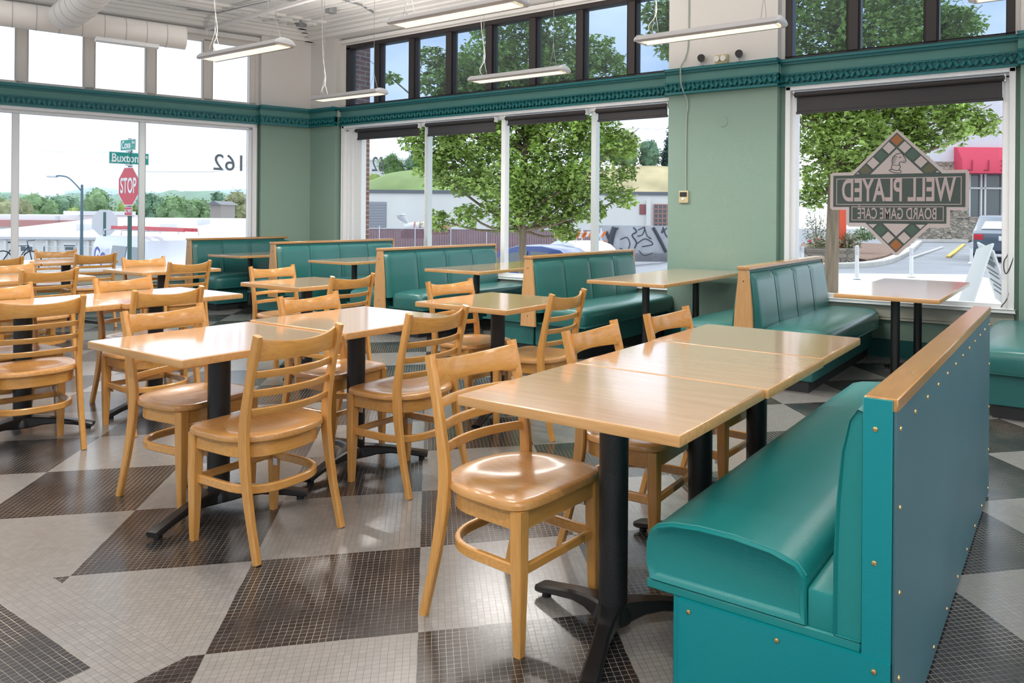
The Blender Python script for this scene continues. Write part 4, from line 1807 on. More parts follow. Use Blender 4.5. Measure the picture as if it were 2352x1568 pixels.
M['car_blue'] = material('blue car paint', (0.05, 0.09, 0.32), 0.25, coat=0.6)
M['car_white'] = material('white car paint', (0.75, 0.76, 0.78), 0.3, coat=0.4)
M['car_slate'] = material('slate car paint', (0.07, 0.10, 0.14), 0.25, coat=0.6)
M['tail'] = material('red tail light', (0.55, 0.02, 0.04), 0.3)
M['tyre'] = material('tyre rubber', (0.02, 0.02, 0.022), 0.8)
M['rim'] = material('alloy rim', (0.55, 0.56, 0.58), 0.35, metal=0.7)
M['awning'] = material('red canvas awning', (0.70, 0.07, 0.12), 0.7)
M['awning_dark'] = material('dark red lettering', (0.36, 0.03, 0.06), 0.7)
M['yellow'] = material('yellow road paint', (0.75, 0.52, 0.12), 0.8)
M['post_red'] = material('orange red sign post', (0.80, 0.10, 0.04), 0.5)
M['navy'] = material('dark navy post', (0.03, 0.045, 0.075), 0.5)
M['flower'] = material('red rose petals', (0.65, 0.06, 0.12), 0.6)
M['hill_green'] = material('green hillside', (0.24, 0.34, 0.12), 0.9, var=0.4, vscale=0.12)
M['hill_tan'] = material('dry grass bank', (0.50, 0.42, 0.24), 0.9, var=0.25, vscale=0.25)
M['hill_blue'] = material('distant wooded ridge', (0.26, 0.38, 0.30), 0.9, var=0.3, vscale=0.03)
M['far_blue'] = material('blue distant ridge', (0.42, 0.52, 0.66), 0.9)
M['house_wall'] = material('grey brown house wall', (0.30, 0.26, 0.24), 0.9)
M['drum'] = material('rusty orange drum', (0.50, 0.24, 0.10), 0.7)


def S_(x):
    x = max(0.0, min(1.0, x))
    return x * x * (3 - 2 * x)


def gz(X, Y):
    """street level in camera-heading coordinates; the street falls away to the left"""
    z = -0.04 - 1.0 * S_((3.5 - X + 0.25 * max(0.0, Y - 14)) / 7)
    z -= 0.5 * S_((-6 - X) / 5)
    z -= 3.2 * S_((-7 - X) / 12) * S_((Y - 18) / 22)
    return z


def ground(name, poly_fn, mat, dz, xs, ys, label=None, cat=None):
    bm = bmesh.new()
    V = {}
    for i, X in enumerate(xs):
        for j, Y in enumerate(ys):
            a, b = to_room(X, Y)
            V[i, j] = bm.verts.new((a, b, gz(X, Y) + dz))
    for i in range(len(xs) - 1):
        for j in range(len(ys) - 1):
            Xc, Yc = (xs[i] + xs[i + 1]) / 2, (ys[j] + ys[j + 1]) / 2
            if poly_fn(Xc, Yc):
                bm.faces.new((V[i, j], V[i + 1, j], V[i + 1, j + 1], V[i, j + 1]))
    for v in list(bm.verts):
        if not v.link_faces:
            bm.verts.remove(v)
    q = MB()
    q.bm.free()
    q.bm = bm
    return q.build(name, mat)


def outside_B(X, Y):
    x, y = to_room(X, Y)
    return y > 7.75


def outside_any(X, Y):
    x, y = to_room(X, Y)
    d = (Vector((x, y, 0)) - ca).dot(NA)
    return y > 7.7 or d < -0.3


def frange(a, b, s):
    out = []
    while a < b + 1e-6:
        out.append(a)
        a += s
    return out


gx = frange(-60, -16, 4) + frange(-14, 14, 1) + frange(16, 60, 4)
gy = frange(2, 30, 1) + frange(34, 90, 8)
g_ = ground('ground', outside_any, M['asphalt'], -0.02, gx, gy)
g_['kind'] = 'structure'
pv = ground('pavement', lambda X, Y: outside_B(X, Y) and Y < 18.0 - 0.0 * X and to_room(X, Y)[1] < 19.5, M['concrete'], 0.0, frange(-24, 22, 1), frange(4, 18, 1))
pv['kind'] = 'structure'


def cam_at(u, v, Y):
    return at(u, v, Y)


def gpt(u, Y):
    x, z = ray(u, 600)
    X = x * Y
    a, b = to_room(X, Y)
    return Vector((a, b, gz(X, Y)))


# ---- trees
def leaf_mesh(m, centers, n, size, spread, seed, squash=0.75):
    r_ = random.Random(seed)
    bm = m.bm
    tot = sum(c[3] ** 2 for c in centers)
    for (cx_, cy_, cz_, rad) in centers:
        k = int(n * rad ** 2 / tot)
        for _ in range(k):
            d = Vector((r_.gauss(0, 1), r_.gauss(0, 1), r_.gauss(0, 1))).normalized()
            rr = rad * (0.45 + 0.62 * r_.random() ** 0.6)
            nn = noise.noise(Vector((d.x * 2.1 + cx_, d.y * 2.1, d.z * 2.1 + cz_)))
            if nn < -0.22 and r_.random() < 0.75:
                continue
            rr *= 1 + 0.45 * nn
            p = Vector((cx_, cy_, cz_)) + Vector((d.x * rr, d.y * rr, d.z * rr * squash))
            a = Vector((r_.gauss(0, 1), r_.gauss(0, 1), r_.gauss(0, 0.35) - 0.35)).normalized()
            b = a.cross(Vector((r_.gauss(0, .5), r_.gauss(0, .5), 1))).normalized()
            s = size * (0.6 + 0.8 * r_.random())
            up = a.cross(b) * s * 0.15
            v = [p, p + a * s * .30 + b * s * .42, p + a * s * .55 + b * s * .22, p + a * s, p + a * s * .55 - b * s * .22, p + a * s * .30 - b * s * .42]
            v = [x + (up if i in (1, 5) else Vector()) for i, x in enumerate(v)]
            vs = [bm.verts.new(x) for x in v]
            bm.faces.new((vs[0], vs[1], vs[2], vs[3]))
            bm.faces.new((vs[0], vs[3], vs[4], vs[5]))
    return m


def street_tree(label, u, Y, blobs, n, size, trunk_r, mat, lean=0.0, fork=2.2, seed=1):
    base = gpt(u, Y)
    t = thing('street_tree', label, 'tree', base)
    m = MB()
    top = Vector((lean, 0, 4.6))
    pts = smooth_curve([(0, 0, -0.1), (lean * .2, 0.02, 1.0), (lean * .45, -0.02, fork), (lean * .8, 0.03, 3.6), (top.x, top.y, 5.4)], 4)
    n_ = len(pts)
    m.tube(pts, [trunk_r * (1.12 - 0.75 * k / n_) for k in range(n_)], 14)
    cs = []
    for (bu, bv, br, dy) in blobs:
        p = at(bu, bv, Y + dy) - base
        cs.append((p.x, p.y, p.z, br))
    rr = random.Random(seed)
    m.build('trunk', M['bark'], t, 60)
    for i, (x, y, z, br) in enumerate(cs):
        zs_ = max(fork * 1.12, min(4.6, z - 0.9 - 0.35 * abs(x)))
        st = Vector((lean * zs_ / 5.4, 0, zs_))
        e = Vector((x, y, z))
        mid = (st + e) / 2 + Vector((rr.uniform(-.15, .15), rr.uniform(-.15, .15), -0.12))
        b = MB()
        b.tube(smooth_curve([st, mid, e, e + (e - mid) * 0.4], 3), [0.045, 0.04, 0.036, 0.03, 0.026, 0.02, 0.016, 0.012, 0.009, 0.006][:10], 6)
        b.build('branch', M['bark'], t)
    m = MB()
    leaf_mesh(m, cs, n, size, 1, seed)
    m.build('foliage', mat, t, 20)
    return t


street_tree('leafy young street tree whose trunk stands behind the decal window', 1908, 13.0,
            [(1880, 300, .60, .2), (1960, 320, .62, -.3), (2045, 300, .66, .3), (2140, 285, .60, 0), (2215, 270, .42, .2), (2265, 285, .24, 0), (1905, 400, .48, .3), (1975, 410, .42, 0), (1865, 450, .25, .2),
             (2060, 350, .45, .2), (1890, 210, .6, 0), (1980, 200, .7, .4), (2080, 190, .65, -.4), (2170, 190, .5, .2), (1900, 90, .65, .3), (2000, 80, .75, -.3), (2100, 60, .7, .3), (2200, 60, .45, 0), (1870, 0, .6, .3), (2020, -60, .8, 0),
             (1740, 60, .5, .6), (1650, 110, .42, .4), (1540, 90, .38, .3), (1515, 40, .33, .2), (1560, 10, .4, .1), (1800, 180, .55, .2)],
            42000, 0.095, 0.115, M['leaf'], 0.10, 1.9, 3)
street_tree('large street tree filling the middle of the long window', 1199, 16.7,
            [(1005, 320, .62, .3), (1085, 300, .75, -.3), (1180, 290, .8, .3), (1280, 300, .8, 0), (1365, 310, .6, .3), (1425, 330, .42, 0), (1060, 390, .70, .3), (1150, 410, .8, -.4), (1250, 410, .85, .3), (1345, 410, .62, -.2),
             (1180, 485, .58, 0), (1275, 490, .55, .3), (1350, 480, .40, 0), (1010, 505, .30, .3), (1075, 490, .32, 0), (1430, 450, .32, .2), (955, 320, .36, 0), (985, 380, .36, 0), (1300, 535, .25, 0), (1440, 395, .25, .2),
             (1000, 190, .40, 0), (1060, 170, .62, .4), (1130, 150, .72, -.3), (1210, 140, .75, .4), (1290, 150, .7, 0), (1365, 120, .48, .3), (1410, 150, .32, .2), (1100, 230, .8, .3), (1200, 220, .9, 0), (1310, 225, .8, .2), (990, 130, .32, .2), (1150, 60, .6, 0), (1260, 60, .6, .2), (900, 180, .18, .2)],
            52000, 0.105, 0.10, M['leaf'], 0.05, 1.7, 5)


def far_tree(label, u, vtop, vbot, wpx, Y, mat, seed, group, kind='round', leaves=2600):
    top, bot = at(u, vtop, Y), at(u, vbot, Y)
    hgt = top.z - bot.z
    wd = wpx * Y / F
    t = thing('background_tree', label, 'tree', bot, 0, group)
    r_ = random.Random(seed)
    m = MB()
    m.tube([(0, 0, -0.5), (0, 0, hgt * 0.6)], [wd * .05, wd * .02], 8)
    m.build('trunk', M['bark'], t)
    m = MB()
    cs = []
    if kind == 'conifer':
        for k in range(7):
            z = hgt * (0.15 + 0.8 * k / 6)
            cs.append((0, 0, z, wd * 0.5 * (1 - 0.8 * k / 6)))
    else:
        for k in range(9):
            a = r_.random() * 2 * pi
            f_ = r_.random()
            z = hgt * (0.30 + 0.50 * r_.random())
            rad = wd * (0.20 + 0.10 * r_.random())
            cs.append((cos(a) * wd * .28 * f_, sin(a) * wd * .28 * f_, z, rad))
        cs.append((0, 0, hgt * 0.8, wd * .22))
        cs.append((0, 0, hgt * 0.45, wd * .36))
    for (x, y, z, rad) in cs:
        q = bmesh.ops.create_icosphere(m.bm, subdivisions=3, radius=rad * 0.72)
        for v in q['verts']:
            d = v.co.normalized()
            nn = noise.noise(d * 2.3 + Vector((x, y, z + seed))) * 0.3 + noise.noise(d * 6 + Vector((z, x, y))) * 0.16
            v.co = v.co * (1 + nn) + Vector((x, y, z))
            v.co.z = max(v.co.z, 0.02)
    leaf_mesh(m, cs, leaves, hgt * 0.05, 1, seed, 0.95)
    m.build('foliage', mat, t, 25)
    return t


GA = 'trees beyond the roofs in the left window'
fa = [(20, 462, 545, 120, 'leaf_far4', 'olive tree at the left edge beyond the dusty red roof edge'),
      (75, 452, 545, 120, 'leaf_far', 'broad green tree over the left end of the roofs, second from the left edge'),
      (135, 450, 545, 110, 'leaf_far2', 'darker green tree left of the street lamp'),
      (225, 428, 545, 105, 'leaf_far', 'tall green tree between the street lamp and the red stop sign'),
      (175, 478, 545, 80, 'leaf_far3', 'yellow green bush tree right behind the street lamp post'),
      (345, 432, 560, 85, 'leaf_far2', 'tall dark tree just right of the window mullion in the left window'),
      (395, 440, 560, 90, 'leaf_far', 'green tree over the white van'),
      (450, 452, 560, 90, 'leaf_far', 'green tree below the mirrored number on the left window'),
      (500, 425, 560, 60, 'leaf_far2', 'narrow dark tree rising highest near the corner frame'),
      (545, 430, 560, 100, 'leaf_far4', 'olive tree beside the right frame of the left window'),
      (-40, 440, 545, 120, 'leaf_far', 'green tree just past the left edge of the photo'),
      (290, 455, 545, 90, 'leaf_far3', 'light green tree hidden behind the stop sign')]
for k, (u, a, b, wd, mm, lab) in enumerate(fa):
    far_tree(lab, u, a, b, wd, 110 + (k % 3) * 6, M[mm], 20 + k, GA)


def ridge(name, u0, u1, v_fn, vb, Y, mat, label, cat, depth=40, amp=4):
    bm = bmesh.new()
    n = 90
    rows = []
    for j in range(7):
        row = []
        for i in range(n + 1):
            u = u0 + (u1 - u0) * i / n
            v = v_fn(u)
            top = at(u, v, Y + depth * 0.5)
            bot = at(u, vb, Y)
            f_ = j / 6
            x = bot.x + (top.x - bot.x) * f_
            y = bot.y + (top.y - bot.y) * f_
            z = bot.z + (top.z - bot.z) * sin(f_ * pi / 2)
            z += noise.noise(Vector((x * .12, y * .12, j * 0.7))) * amp * (0.25 if j == 6 else 0.5) * f_
            row.append(bm.verts.new((x, y, z)))
        rows.append(row)
    back = [bm.verts.new((r.co.x - (sin(HEAD) * depth), r.co.y + cos(HEAD) * depth, r.co.z - abs(r.co.z) * 0.6 - 3)) for r in rows[-1]]
    rows.append(back)
    for a, b in zip(rows, rows[1:]):
        for i in range(n):
            bm.faces.new((a[i], a[i + 1], b[i + 1], b[i]))
    q = MB()
    q.bm.free()
    q.bm = bm
    return tag(q.build(name, mat, None, 80), label, cat)


ridge('wooded_hill', -150, 700, lambda u: 448 + 10 * sin(u * .011) + (12 if 90 < u < 130 else 0) - 12 * math.exp(-((u - 20) / 50) ** 2) - 14 * math.exp(-((u - 155) / 40) ** 2), 560, 300, M['hill_blue'], 'long wooded hill behind the trees in the left window', 'hill', 80, 7)
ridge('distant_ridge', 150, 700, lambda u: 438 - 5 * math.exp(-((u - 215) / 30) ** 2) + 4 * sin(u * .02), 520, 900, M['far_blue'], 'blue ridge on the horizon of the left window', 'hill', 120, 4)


def bx_cam(m, u0, u1, v0, v1, Y, depth):
    """upright box whose front face spans those pixels at distance Y; sides run straight back"""
    a, b = at(u0, v0, Y), at(u1, v0, Y)
    z0 = at((u0 + u1) / 2, v1, Y).z
    z1 = at((u0 + u1) / 2, v0, Y).z
    dx, dy = -sin(HEAD) * depth, cos(HEAD) * depth
    bm = m.bm
    lo = [(a.x, a.y), (b.x, b.y), (b.x + dx, b.y + dy), (a.x + dx, a.y + dy)]
    v = [bm.verts.new((x, y, z0)) for x, y in lo] + [bm.verts.new((x, y, z1)) for x, y in lo]
    for f_ in ((0, 1, 5, 4), (1, 2, 6, 5), (2, 3, 7, 6), (3, 0, 4, 7), (4, 5, 6, 7), (3, 2, 1, 0)):
        bm.faces.new([v[i] for i in f_])
    return m


def place(name, label, cat, u, v, Y, group=None, rz=0.0):
    """thing whose parts are built in its own frame: x to the right as seen, y away from the camera"""
    p = at(u, v, Y)
    return thing(name, label, cat, p, HEAD + rz, group), p


def local_box(par, name, mat, x0, x1, y0, y1, z0, z1, bev=0.0):
    m = MB()
    m.box(x0, x1, y0, y1, z0, z1, bev)
    return m.build(name, mat, par)


# ---- left view: low white buildings
def px_m(Y):
    return Y / F


t, p = place('warehouse', 'long low white warehouse with a pale sloping roof, seen through the left window', 'building', 300, 545, 48)
k = px_m(48)
local_box(t, 'wall', M['white_paint'], -420 * k, 330 * k, 0, 16, -3.2, 0.0)
m = MB()
m.prism([(-0.4, 0.0), (16, 1.15), (16.2, 1.1), (16, 0.9), (-0.3, -0.16)], -425 * k, 335 * k, 'yz')
m.build('roof', M['roof_white'], t)
for (u0, u1, v0, v1) in ((147, 176, 558, 577), (237, 265, 556, 572), (237, 265, 576, 588), (48, 78, 562, 580), (100, 112, 560, 590), (420, 450, 556, 575)):
    w_ = local_box(t, 'window', M['sign_white'], (u0 - 300) * k, (u1 - 300) * k, -0.06, 0.02, -(v1 - 545) * k, -(v0 - 545) * k)
    local_box(w_, 'pane', M['window_dark'], (u0 - 298) * k, (u1 - 302) * k, -0.08, 0.0, -(v1 - 547) * k, -(v0 - 543 + 0) * k - 0.1)
for u in (12, 108, 128, 202, 215, 290, 340):
    local_box(t, 'pilaster', M['white_paint'], (u - 300) * k, (u - 294) * k, -0.15, 0.0, -3.2, -0.25)
for (u, wv, yb, zb) in ((76, 24, 4, 0.25), (263, 22, 5, 0.30), (283, 14, 9, 0.6), (540, 20, 8, 0.55)):
    local_box(t, 'roof_unit', M['sign_back'], (u - 300) * k, (u + wv - 300) * k, yb, yb + 1.2, zb, zb + 0.5, 0.03)
t, p = place('warehouse', 'low building with a dusty red roof edge at the left edge', 'building', 40, 505, 72)
k = px_m(72)
local_box(t, 'wall', M['white_paint'], -200 * k, 118 * k, 0.5, 14, -4, -0.3)
local_box(t, 'fascia', M['pink_wall'], -202 * k, 120 * k, 0, 14, -15 * k, 0.0)
local_box(t, 'roof', M['roof_white'], -198 * k, 108 * k, 0.6, 13, 0.0, 0.5)
local_box(t, 'roof', M['roof_white'], 72 * k, 112 * k, 2, 11, 0.5, 0.9)
local_box(t, 'vent', M['sign_back'], 92 * k, 98 * k, -0.3, 0, 0.0, 0.4)
t, p = place('house', 'small brown house half hidden among the trees in the left window', 'building', 495, 470, 100)
k = px_m(100)
local_box(t, 'wall', M['house_wall'], -12 * k, 12 * k, 0, 4, -85 * k, 0)
m = MB()
m.prism([(-17 * k, 0), (17 * k, 0), (0, 9 * k)], -0.5, 4.5, 'xz')
m.build('roof', M['roof_edge'], t)
t, p = place('chain_fence', 'thin wire fence in front of the white warehouse', 'fence', 250, 590, 34)
k = px_m(34)
m = MB()
for u in range(60, 430, 22):
    m.tube([((u - 250) * k, 0, -0.6), ((u - 250) * k, 0, 0.45)], 0.018, 6)
m.build('post', M['sign_back'], t)
m = MB()
m.tube([(-190 * k, 0, 0.45), (180 * k, 0, 0.45)], 0.015, 6)
m.tube([(-190 * k, 0, 0.1), (180 * k, 0, 0.1)], 0.008, 6)
m.build('top_rail', M['sign_back'], t)
t, p = place('parked_bicycle', 'dark bicycle parked outside the left window near the left mullion', 'bicycle', 40, 598, 26)
m = MB()
for x in (-0.5, 0.5):
    m.tube([(x + 0.33 * cos(a * pi / 8), 0, 0.33 * sin(a * pi / 8)) for a in range(17)], 0.022, 6)
m.build('wheel', M['tyre'], t)
m = MB()
m.tube([(-0.5, 0, 0), (-0.15, 0, 0.5), (0.38, 0, 0.52), (0.5, 0, 0)], 0.02, 6)
m.tube([(-0.15, 0, 0.5), (0.0, 0, 0.0), (0.38, 0, 0.5)], 0.02, 6)
m.tube([(-0.5, 0, 0), (0.0, 0, 0.0)], 0.018, 6)
m.tube([(0.36, 0, 0.5), (0.33, 0, 0.68), (0.45, 0.2, 0.7)], 0.016, 6)
m.tube([(-0.18, 0, 0.5), (-0.2, 0, 0.62)], 0.016, 6)
m.box(-0.3, -0.08, -0.05, 0.05, 0.6, 0.65)
m.build('frame', M['navy'], t)

# ---- signs on the corner
YS = 14.6
t, p = place('street_sign_post', 'green post with a red stop sign and two green street name signs', 'street sign', 297, 600, YS)
k = px_m(YS)
zz = lambda v: (600 - v) * k
m = MB()
m.box(-0.03, 0.03, -0.02, 0.03, -1.6, zz(318), 0.004)
m.build('post', M['post_green'], t)
oct_ = [(cos(R(22.5 + 45 * i)), sin(R(22.5 + 45 * i))) for i in range(8)]


def octagon(par, R_, rot, zc, txt=True, back=False):
    rt = Matrix.Translation((0, -0.04, zc)) @ Matrix.Rotation(rot, 4, 'Z')
    a = MB()
    a.prism([(x * R_, y * R_) for x, y in oct_], -0.004, 0.004, 'xz')
    a.transform(rt)
    f_ = a.build('sign_face', M['sign_back'] if back else M['sign_white'], par)
    if not back:
        b = MB()
        b.prism([(x * R_ * 0.945, y * R_ * 0.945) for x, y in oct_], -0.007, -0.004, 'xz')
        b.transform(rt)
        b.build('red_field', M['sign_red'], f_)
        text_obj('lettering', 'STOP', R_ * 1.02, M['sign_white'], f_, rt @ Matrix.Translation((0, -0.009, -0.0)) @ Matrix.Rotation(R(90), 4, 'X'), 0.001, 0.60, bold=0.008)
    return f_


octagon(t, 0.405, R(-32), zz(428))
aw = MB()
rt = Matrix.Translation((0, -0.04, zz(485))) @ Matrix.Rotation(R(-32), 4, 'Z')
aw.box(-0.14, 0.14, -0.004, 0.004, -0.085, 0.085, 0.002)
aw.transform(rt)
f_ = aw.build('plate', M['sign_white'], t)
aw = MB()
aw.box(-0.13, 0.13, -0.007, -0.004, -0.075, 0.075)
aw.transform(rt)
aw.build('red_field', M['sign_red'], f_)
text_obj('lettering', 'ALL WAY', 0.10, M['sign_white'], f_, rt @ Matrix.Translation((0, -0.009, 0)) @ Matrix.Rotation(R(90), 4, 'X'), 0.001, 0.62, bold=0.003)


def name_sign(par, txt, sup, zc, xc, L, Hh, rot, tx):
    rt = Matrix.Translation((xc, -0.03, zc)) @ Matrix.Rotation(rot, 4, 'Z')
    a = MB()
    a.box(-L / 2, L / 2, -0.004, 0.004, -Hh / 2, Hh / 2, 0.002)
    a.transform(rt)
    f_ = a.build('name_plate', M['sign_white'], par)
    a = MB()
    a.box(-L / 2 + .012, L / 2 - .012, -0.006, -0.003, -Hh / 2 + .012, Hh / 2 - .012)
    a.transform(rt)
    a.build('green_field', M['sign_green'], f_)
    text_obj('lettering', txt, Hh * 0.95, M['sign_white'], f_, rt @ Matrix.Translation((tx, -0.008, -.005)) @ Matrix.Rotation(R(90), 4, 'X'), 0.001, 0.72, bold=0.004)
    text_obj('lettering', sup, Hh * 0.48, M['sign_white'], f_, rt @ Matrix.Translation((L / 2 - 0.085, -0.008, Hh * .2)) @ Matrix.Rotation(R(90), 4, 'X'), 0.001, 0.68, bold=0.002)
    a = MB()
    a.box(-0.06, 0.06, -0.02, 0.02, -Hh / 2 - .03, -Hh / 2, 0.003)
    a.transform(rt)
    a.build('bracket', M['sign_back'], par)


name_sign(t, 'Buxton', 'Ave', zz(364), 0.0, 0.70, 0.235, R(50), -0.07)
name_sign(t, 'Coxe', 'Ave', zz(333), -0.02, 0.56, 0.215, R(-32), -0.07)

t, p = place('stop_sign', 'plain back of a second stop sign, pale grey octagon on a dark post', 'street sign', 242, 600, 22)
k = px_m(22)
m = MB()
m.box(-0.035, 0.035, -0.06, -0.02, -1.8, (600 - 487) * k, 0.004)
m.build('post', M['post_green'], t)
octagon(t, 0.405, 0, (600 - 511) * k, back=True)

t, p = place('street_lamp', 'blue grey street lamp with a curved arm reaching left', 'street lamp', 187, 600, 30)
k = px_m(30)
m = MB()
m.tube([(0, 0, -2), (0, 0, (600 - 424) * k)], [0.08, 0.045], 10)
m.build('pole', M['lamp_post'], t)
m = MB()
m.tube(smooth_curve([(0, 0, (600 - 440) * k), (-14 * k, 0, (600 - 424) * k), (-32 * k, 0, (600 - 408) * k), (-50 * k, 0, (600 - 404) * k), (-62 * k, 0, (600 - 405) * k)], 5), 0.028, 8)
m.build('arm', M['lamp_post'], t)
m = MB()
m.box(-78 * k, -58 * k, -.1, .1, (600 - 408) * k, (600 - 404) * k, 0.02)
m.build('lamp_head', M['sign_back'], t)

# overhead wires
for (lab, a, b) in (('thin overhead wire crossing the sky of the left window, upper', (330, 394, 20), (600, 372, 30)), ('thin overhead wire crossing the sky behind the street lamp', (-60, 330, 40), (330, 350, 40)),
                    ('thin overhead wire above the hill in the long window', (1380, 292, 30), (1640, 280, 30))):
    m = MB()
    A_, B_ = at(*a), at(*b)
    m.tube([A_, (A_ + B_) / 2 - Vector((0, 0, .2)), B_], 0.005, 5)
    tag(m.build('overhead_wire', M['dark_cord']), lab, 'wire')


# ---- vehicles
def vehicle(name, label, loc, rz, L, W, Hh, side, glass_side, paint, hw=0.33, wheels=(-0.31, 0.31), cab=None, cat='car', taper=0.78, belt=0.92):
    """side: closed outline (x along length, z); body narrows above the belt line"""
    t = thing(name, label, cat, loc, rz)
    m = MB()
    rings = []
    for f_ in (-1, -0.96, -0.86, 0.86, 0.96, 1):
        rr = []
        for x, z in side:
            nar = 1.0
            if z > belt:
                nar = 1 - (1 - taper) * (z - belt) / (Hh - belt)
            ins = {1: 0.93, 0.96: 0.985, 0.86: 1.0}[abs(f_)]
            cz_ = Hh * .45
            rr.append((x * ins, f_ * W / 2 * nar, cz_ + (z - cz_) * ins))
        rings.append(rr)
    m.rings(rings)
    b = m.build('body', paint, t, 35)
    for q in (-1, 1):
        for poly in glass_side:
            g = MB()
            vs = []
            for off in (0.0, 0.012):
                vs.append([(x, q * (W / 2 * (1 - (1 - taper) * max(0, z - belt) / (Hh - belt)) + off - 0.004), z) for x, z in poly])
            g.rings(vs)
            g.build('side_window', M['car_glass'], t)
    for wx in wheels:
        for q in (-1, 1):
            wl = MB()
            wl.tube([(wx * L, q * (W / 2 - .2), hw), (wx * L, q * (W / 2 + .01), hw)], hw, 22)
            o_ = wl.build('wheel', M['tyre'], t)
            rm = MB()
            rm.tube([(wx * L, q * (W / 2), hw), (wx * L, q * (W / 2 + .02), hw)], hw * .6, 14)
            rm.build('rim', M['rim'], o_)
    return t


sedan_side = [(-2.25, .35), (-2.28, .62), (-2.2, .88), (-1.75, .98), (-1.15, 1.36), (-0.55, 1.45), (0.2, 1.44), (0.75, 1.30), (1.25, 0.98), (1.9, .88), (2.22, .72), (2.28, .45), (2.2, .28), (-2.1, .25)]
sedan_glass = [[(-1.05, 1.0), (-0.25, 1.0), (-0.25, 1.37), (-0.78, 1.33)], [(-0.15, 1.0), (0.95, .98), (0.55, 1.27), (-0.15, 1.37)]]
p = gpt(1228, 21)
vehicle('parked_car', 'blue hatchback parked behind the tree trunk in the long window', (p.x, p.y, p.z), HEAD + R(158), 4.4, 1.8, 1.5, [(x * .97, z * 1.04) for x, z in sedan_side], sedan_glass, M['car_blue'])
p = gpt(1325, 25)
vehicle('parked_car', 'white car parked beyond the blue one', (p.x, p.y, p.z - 0.02), HEAD + R(120), 4.2, 1.75, 1.5, [(x * .93, z * 1.05) for x, z in sedan_side], [], M['car_white'])
# slate saloon seen from the rear
p = gpt(2302, 25)
t = vehicle('parked_car', 'slate saloon car parked nose away at the right of the decal window', (p.x, p.y, p.z), HEAD + R(90 - 27), 4.6, 1.78, 1.48, sedan_side, sedan_glass, M['car_slate'])
m = MB()
m.prism([(-0.64, 0.0), (0.64, 0.0), (0.52, 0.36), (-0.52, 0.36)], 0, 0.012, 'yz')
m.transform(Matrix.Translation((-1.72, 0, 1.02)) @ Matrix.Rotation(R(50), 4, 'Y'))
m.build('rear_window', M['sign_white'], t)  # white colour stands in for sky reflected in the glass
for q in (-1, 1):
    m = MB()
    m.box(-2.27, -2.1, q * .72 - .13, q * .72 + .13, .68, .86, 0.02)
    m.build('tail_light', M['tail'], t)
m = MB()
m.box(-2.30, -2.24, -.17, .17, .66, .80, 0.004)
m.build('number_plate', M['sign_white'], t)
m = MB()
m.tube([(-2.255, 0, .9), (-2.24, 0, .9)], 0.05, 16)
m.build('badge', M['rim'], t)

# van
p = at(366, 600, 21)
van_side = [(-2.5, .4), (-2.55, 1.0), (-2.5, 1.75), (-2.35, 1.95), (0.9, 2.0), (1.3, 1.9), (1.85, 1.2), (2.45, 1.0), (2.55, .7), (2.5, .35), (-2.4, .3)]
vz = at(405, 541, 21).z - 2.0
t = vehicle('work_van', 'white work van with blue lettering and a red ladder on the roof rack', (p.x, p.y, vz), HEAD + R(-39), 5.1, 1.9, 2.0, van_side,
            [[(-0.9, 1.2), (0.1, 1.2), (0.1, 1.72), (-0.9, 1.72)], [(0.3, 1.2), (1.45, 1.2), (1.15, 1.72), (0.3, 1.72)]], M['van_white'], 0.36, cat='van', taper=0.86, belt=1.1)
rk = MB()
for x in (-1.9, -0.6, 0.7):
    rk.tube([(x, -.75, 2.0), (x, -.75, 2.14), (x, .75, 2.14), (x, .75, 2.0)], 0.02, 6)
rk.build('roof_rack', M['sign_back'], t)
rk = MB()
for y in (-.55, -.25):
    rk.box(-1.9, 2.9, y - .02, y + .02, 2.16, 2.25)
for k_ in range(16):
    rk.tube([(-1.8 + k_ * .3, -.55, 2.2), (-1.8 + k_ * .3, -.25, 2.2)], 0.015, 6)
rk.build('ladder', M['ladder_red'], t)
for gi, gch in enumerate('GC'):
    text_obj('lettering', gch, 0.62, M['van_blue'], t, Matrix.Translation((-1.75 + gi * 0.42, -0.975, 1.42 - gi * 0.14)) @ Matrix.Rotation(R(90), 4, 'X') @ Matrix.Rotation(R(-18), 4, 'Z'), 0.004, 0.95, bold=0.012)

# ---- behind the long window
t, p = place('white_building', 'long white block building with a dark roof edge behind the long window', 'building', 1200, 445, 50)
k = px_m(50)
local_box(t, 'wall', M['white_paint'], -480 * k, 520 * k, 0, 12, -4.6, 0.0)
local_box(t, 'roof_edge', M['roof_edge'], -484 * k, 524 * k, -0.12, 12.1, -0.02, 0.20)
d_ = local_box(t, 'roller_door', M['grey_door'], (830 - 1200) * k, (888 - 1200) * k, -0.05, 0.05, -(525 - 445) * k, -(466 - 445) * k)
for i in range(9):
    local_box(d_, 'door_slat', M['grey_door'], (831 - 1200) * k, (887 - 1200) * k, -0.075, -0.05, -(523 - 445 - i * 6.2) * k, -(519.5 - 445 - i * 6.2) * k)
local_box(t, 'louver_vent', M['louver_red'], (1469 - 1200) * k, (1483 - 1200) * k, -0.08, 0.02, -(490 - 445) * k, -(467 - 445) * k, 0.01)
w_ = local_box(t, 'industrial_window', M['window_dark'], (1502 - 1200) * k, (1600 - 1200) * k, -0.04, 0.02, -(520 - 445) * k, -(467 - 445) * k)
m = MB()
for i in range(0, 11):
    x = (1502 + i * 9.8 - 1200) * k
    m.box(x - .03, x + .03, -.09, -.03, -(520 - 445) * k, -(467 - 445) * k)
for i in range(0, 6):
    z = -(520 - 445 - i * 10.6) * k
    m.box((1502 - 1200) * k, (1600 - 1200) * k, -.09, -.03, z - .03, z + .03)
m.build('glazing_bars', M['pink_wall'], w_)
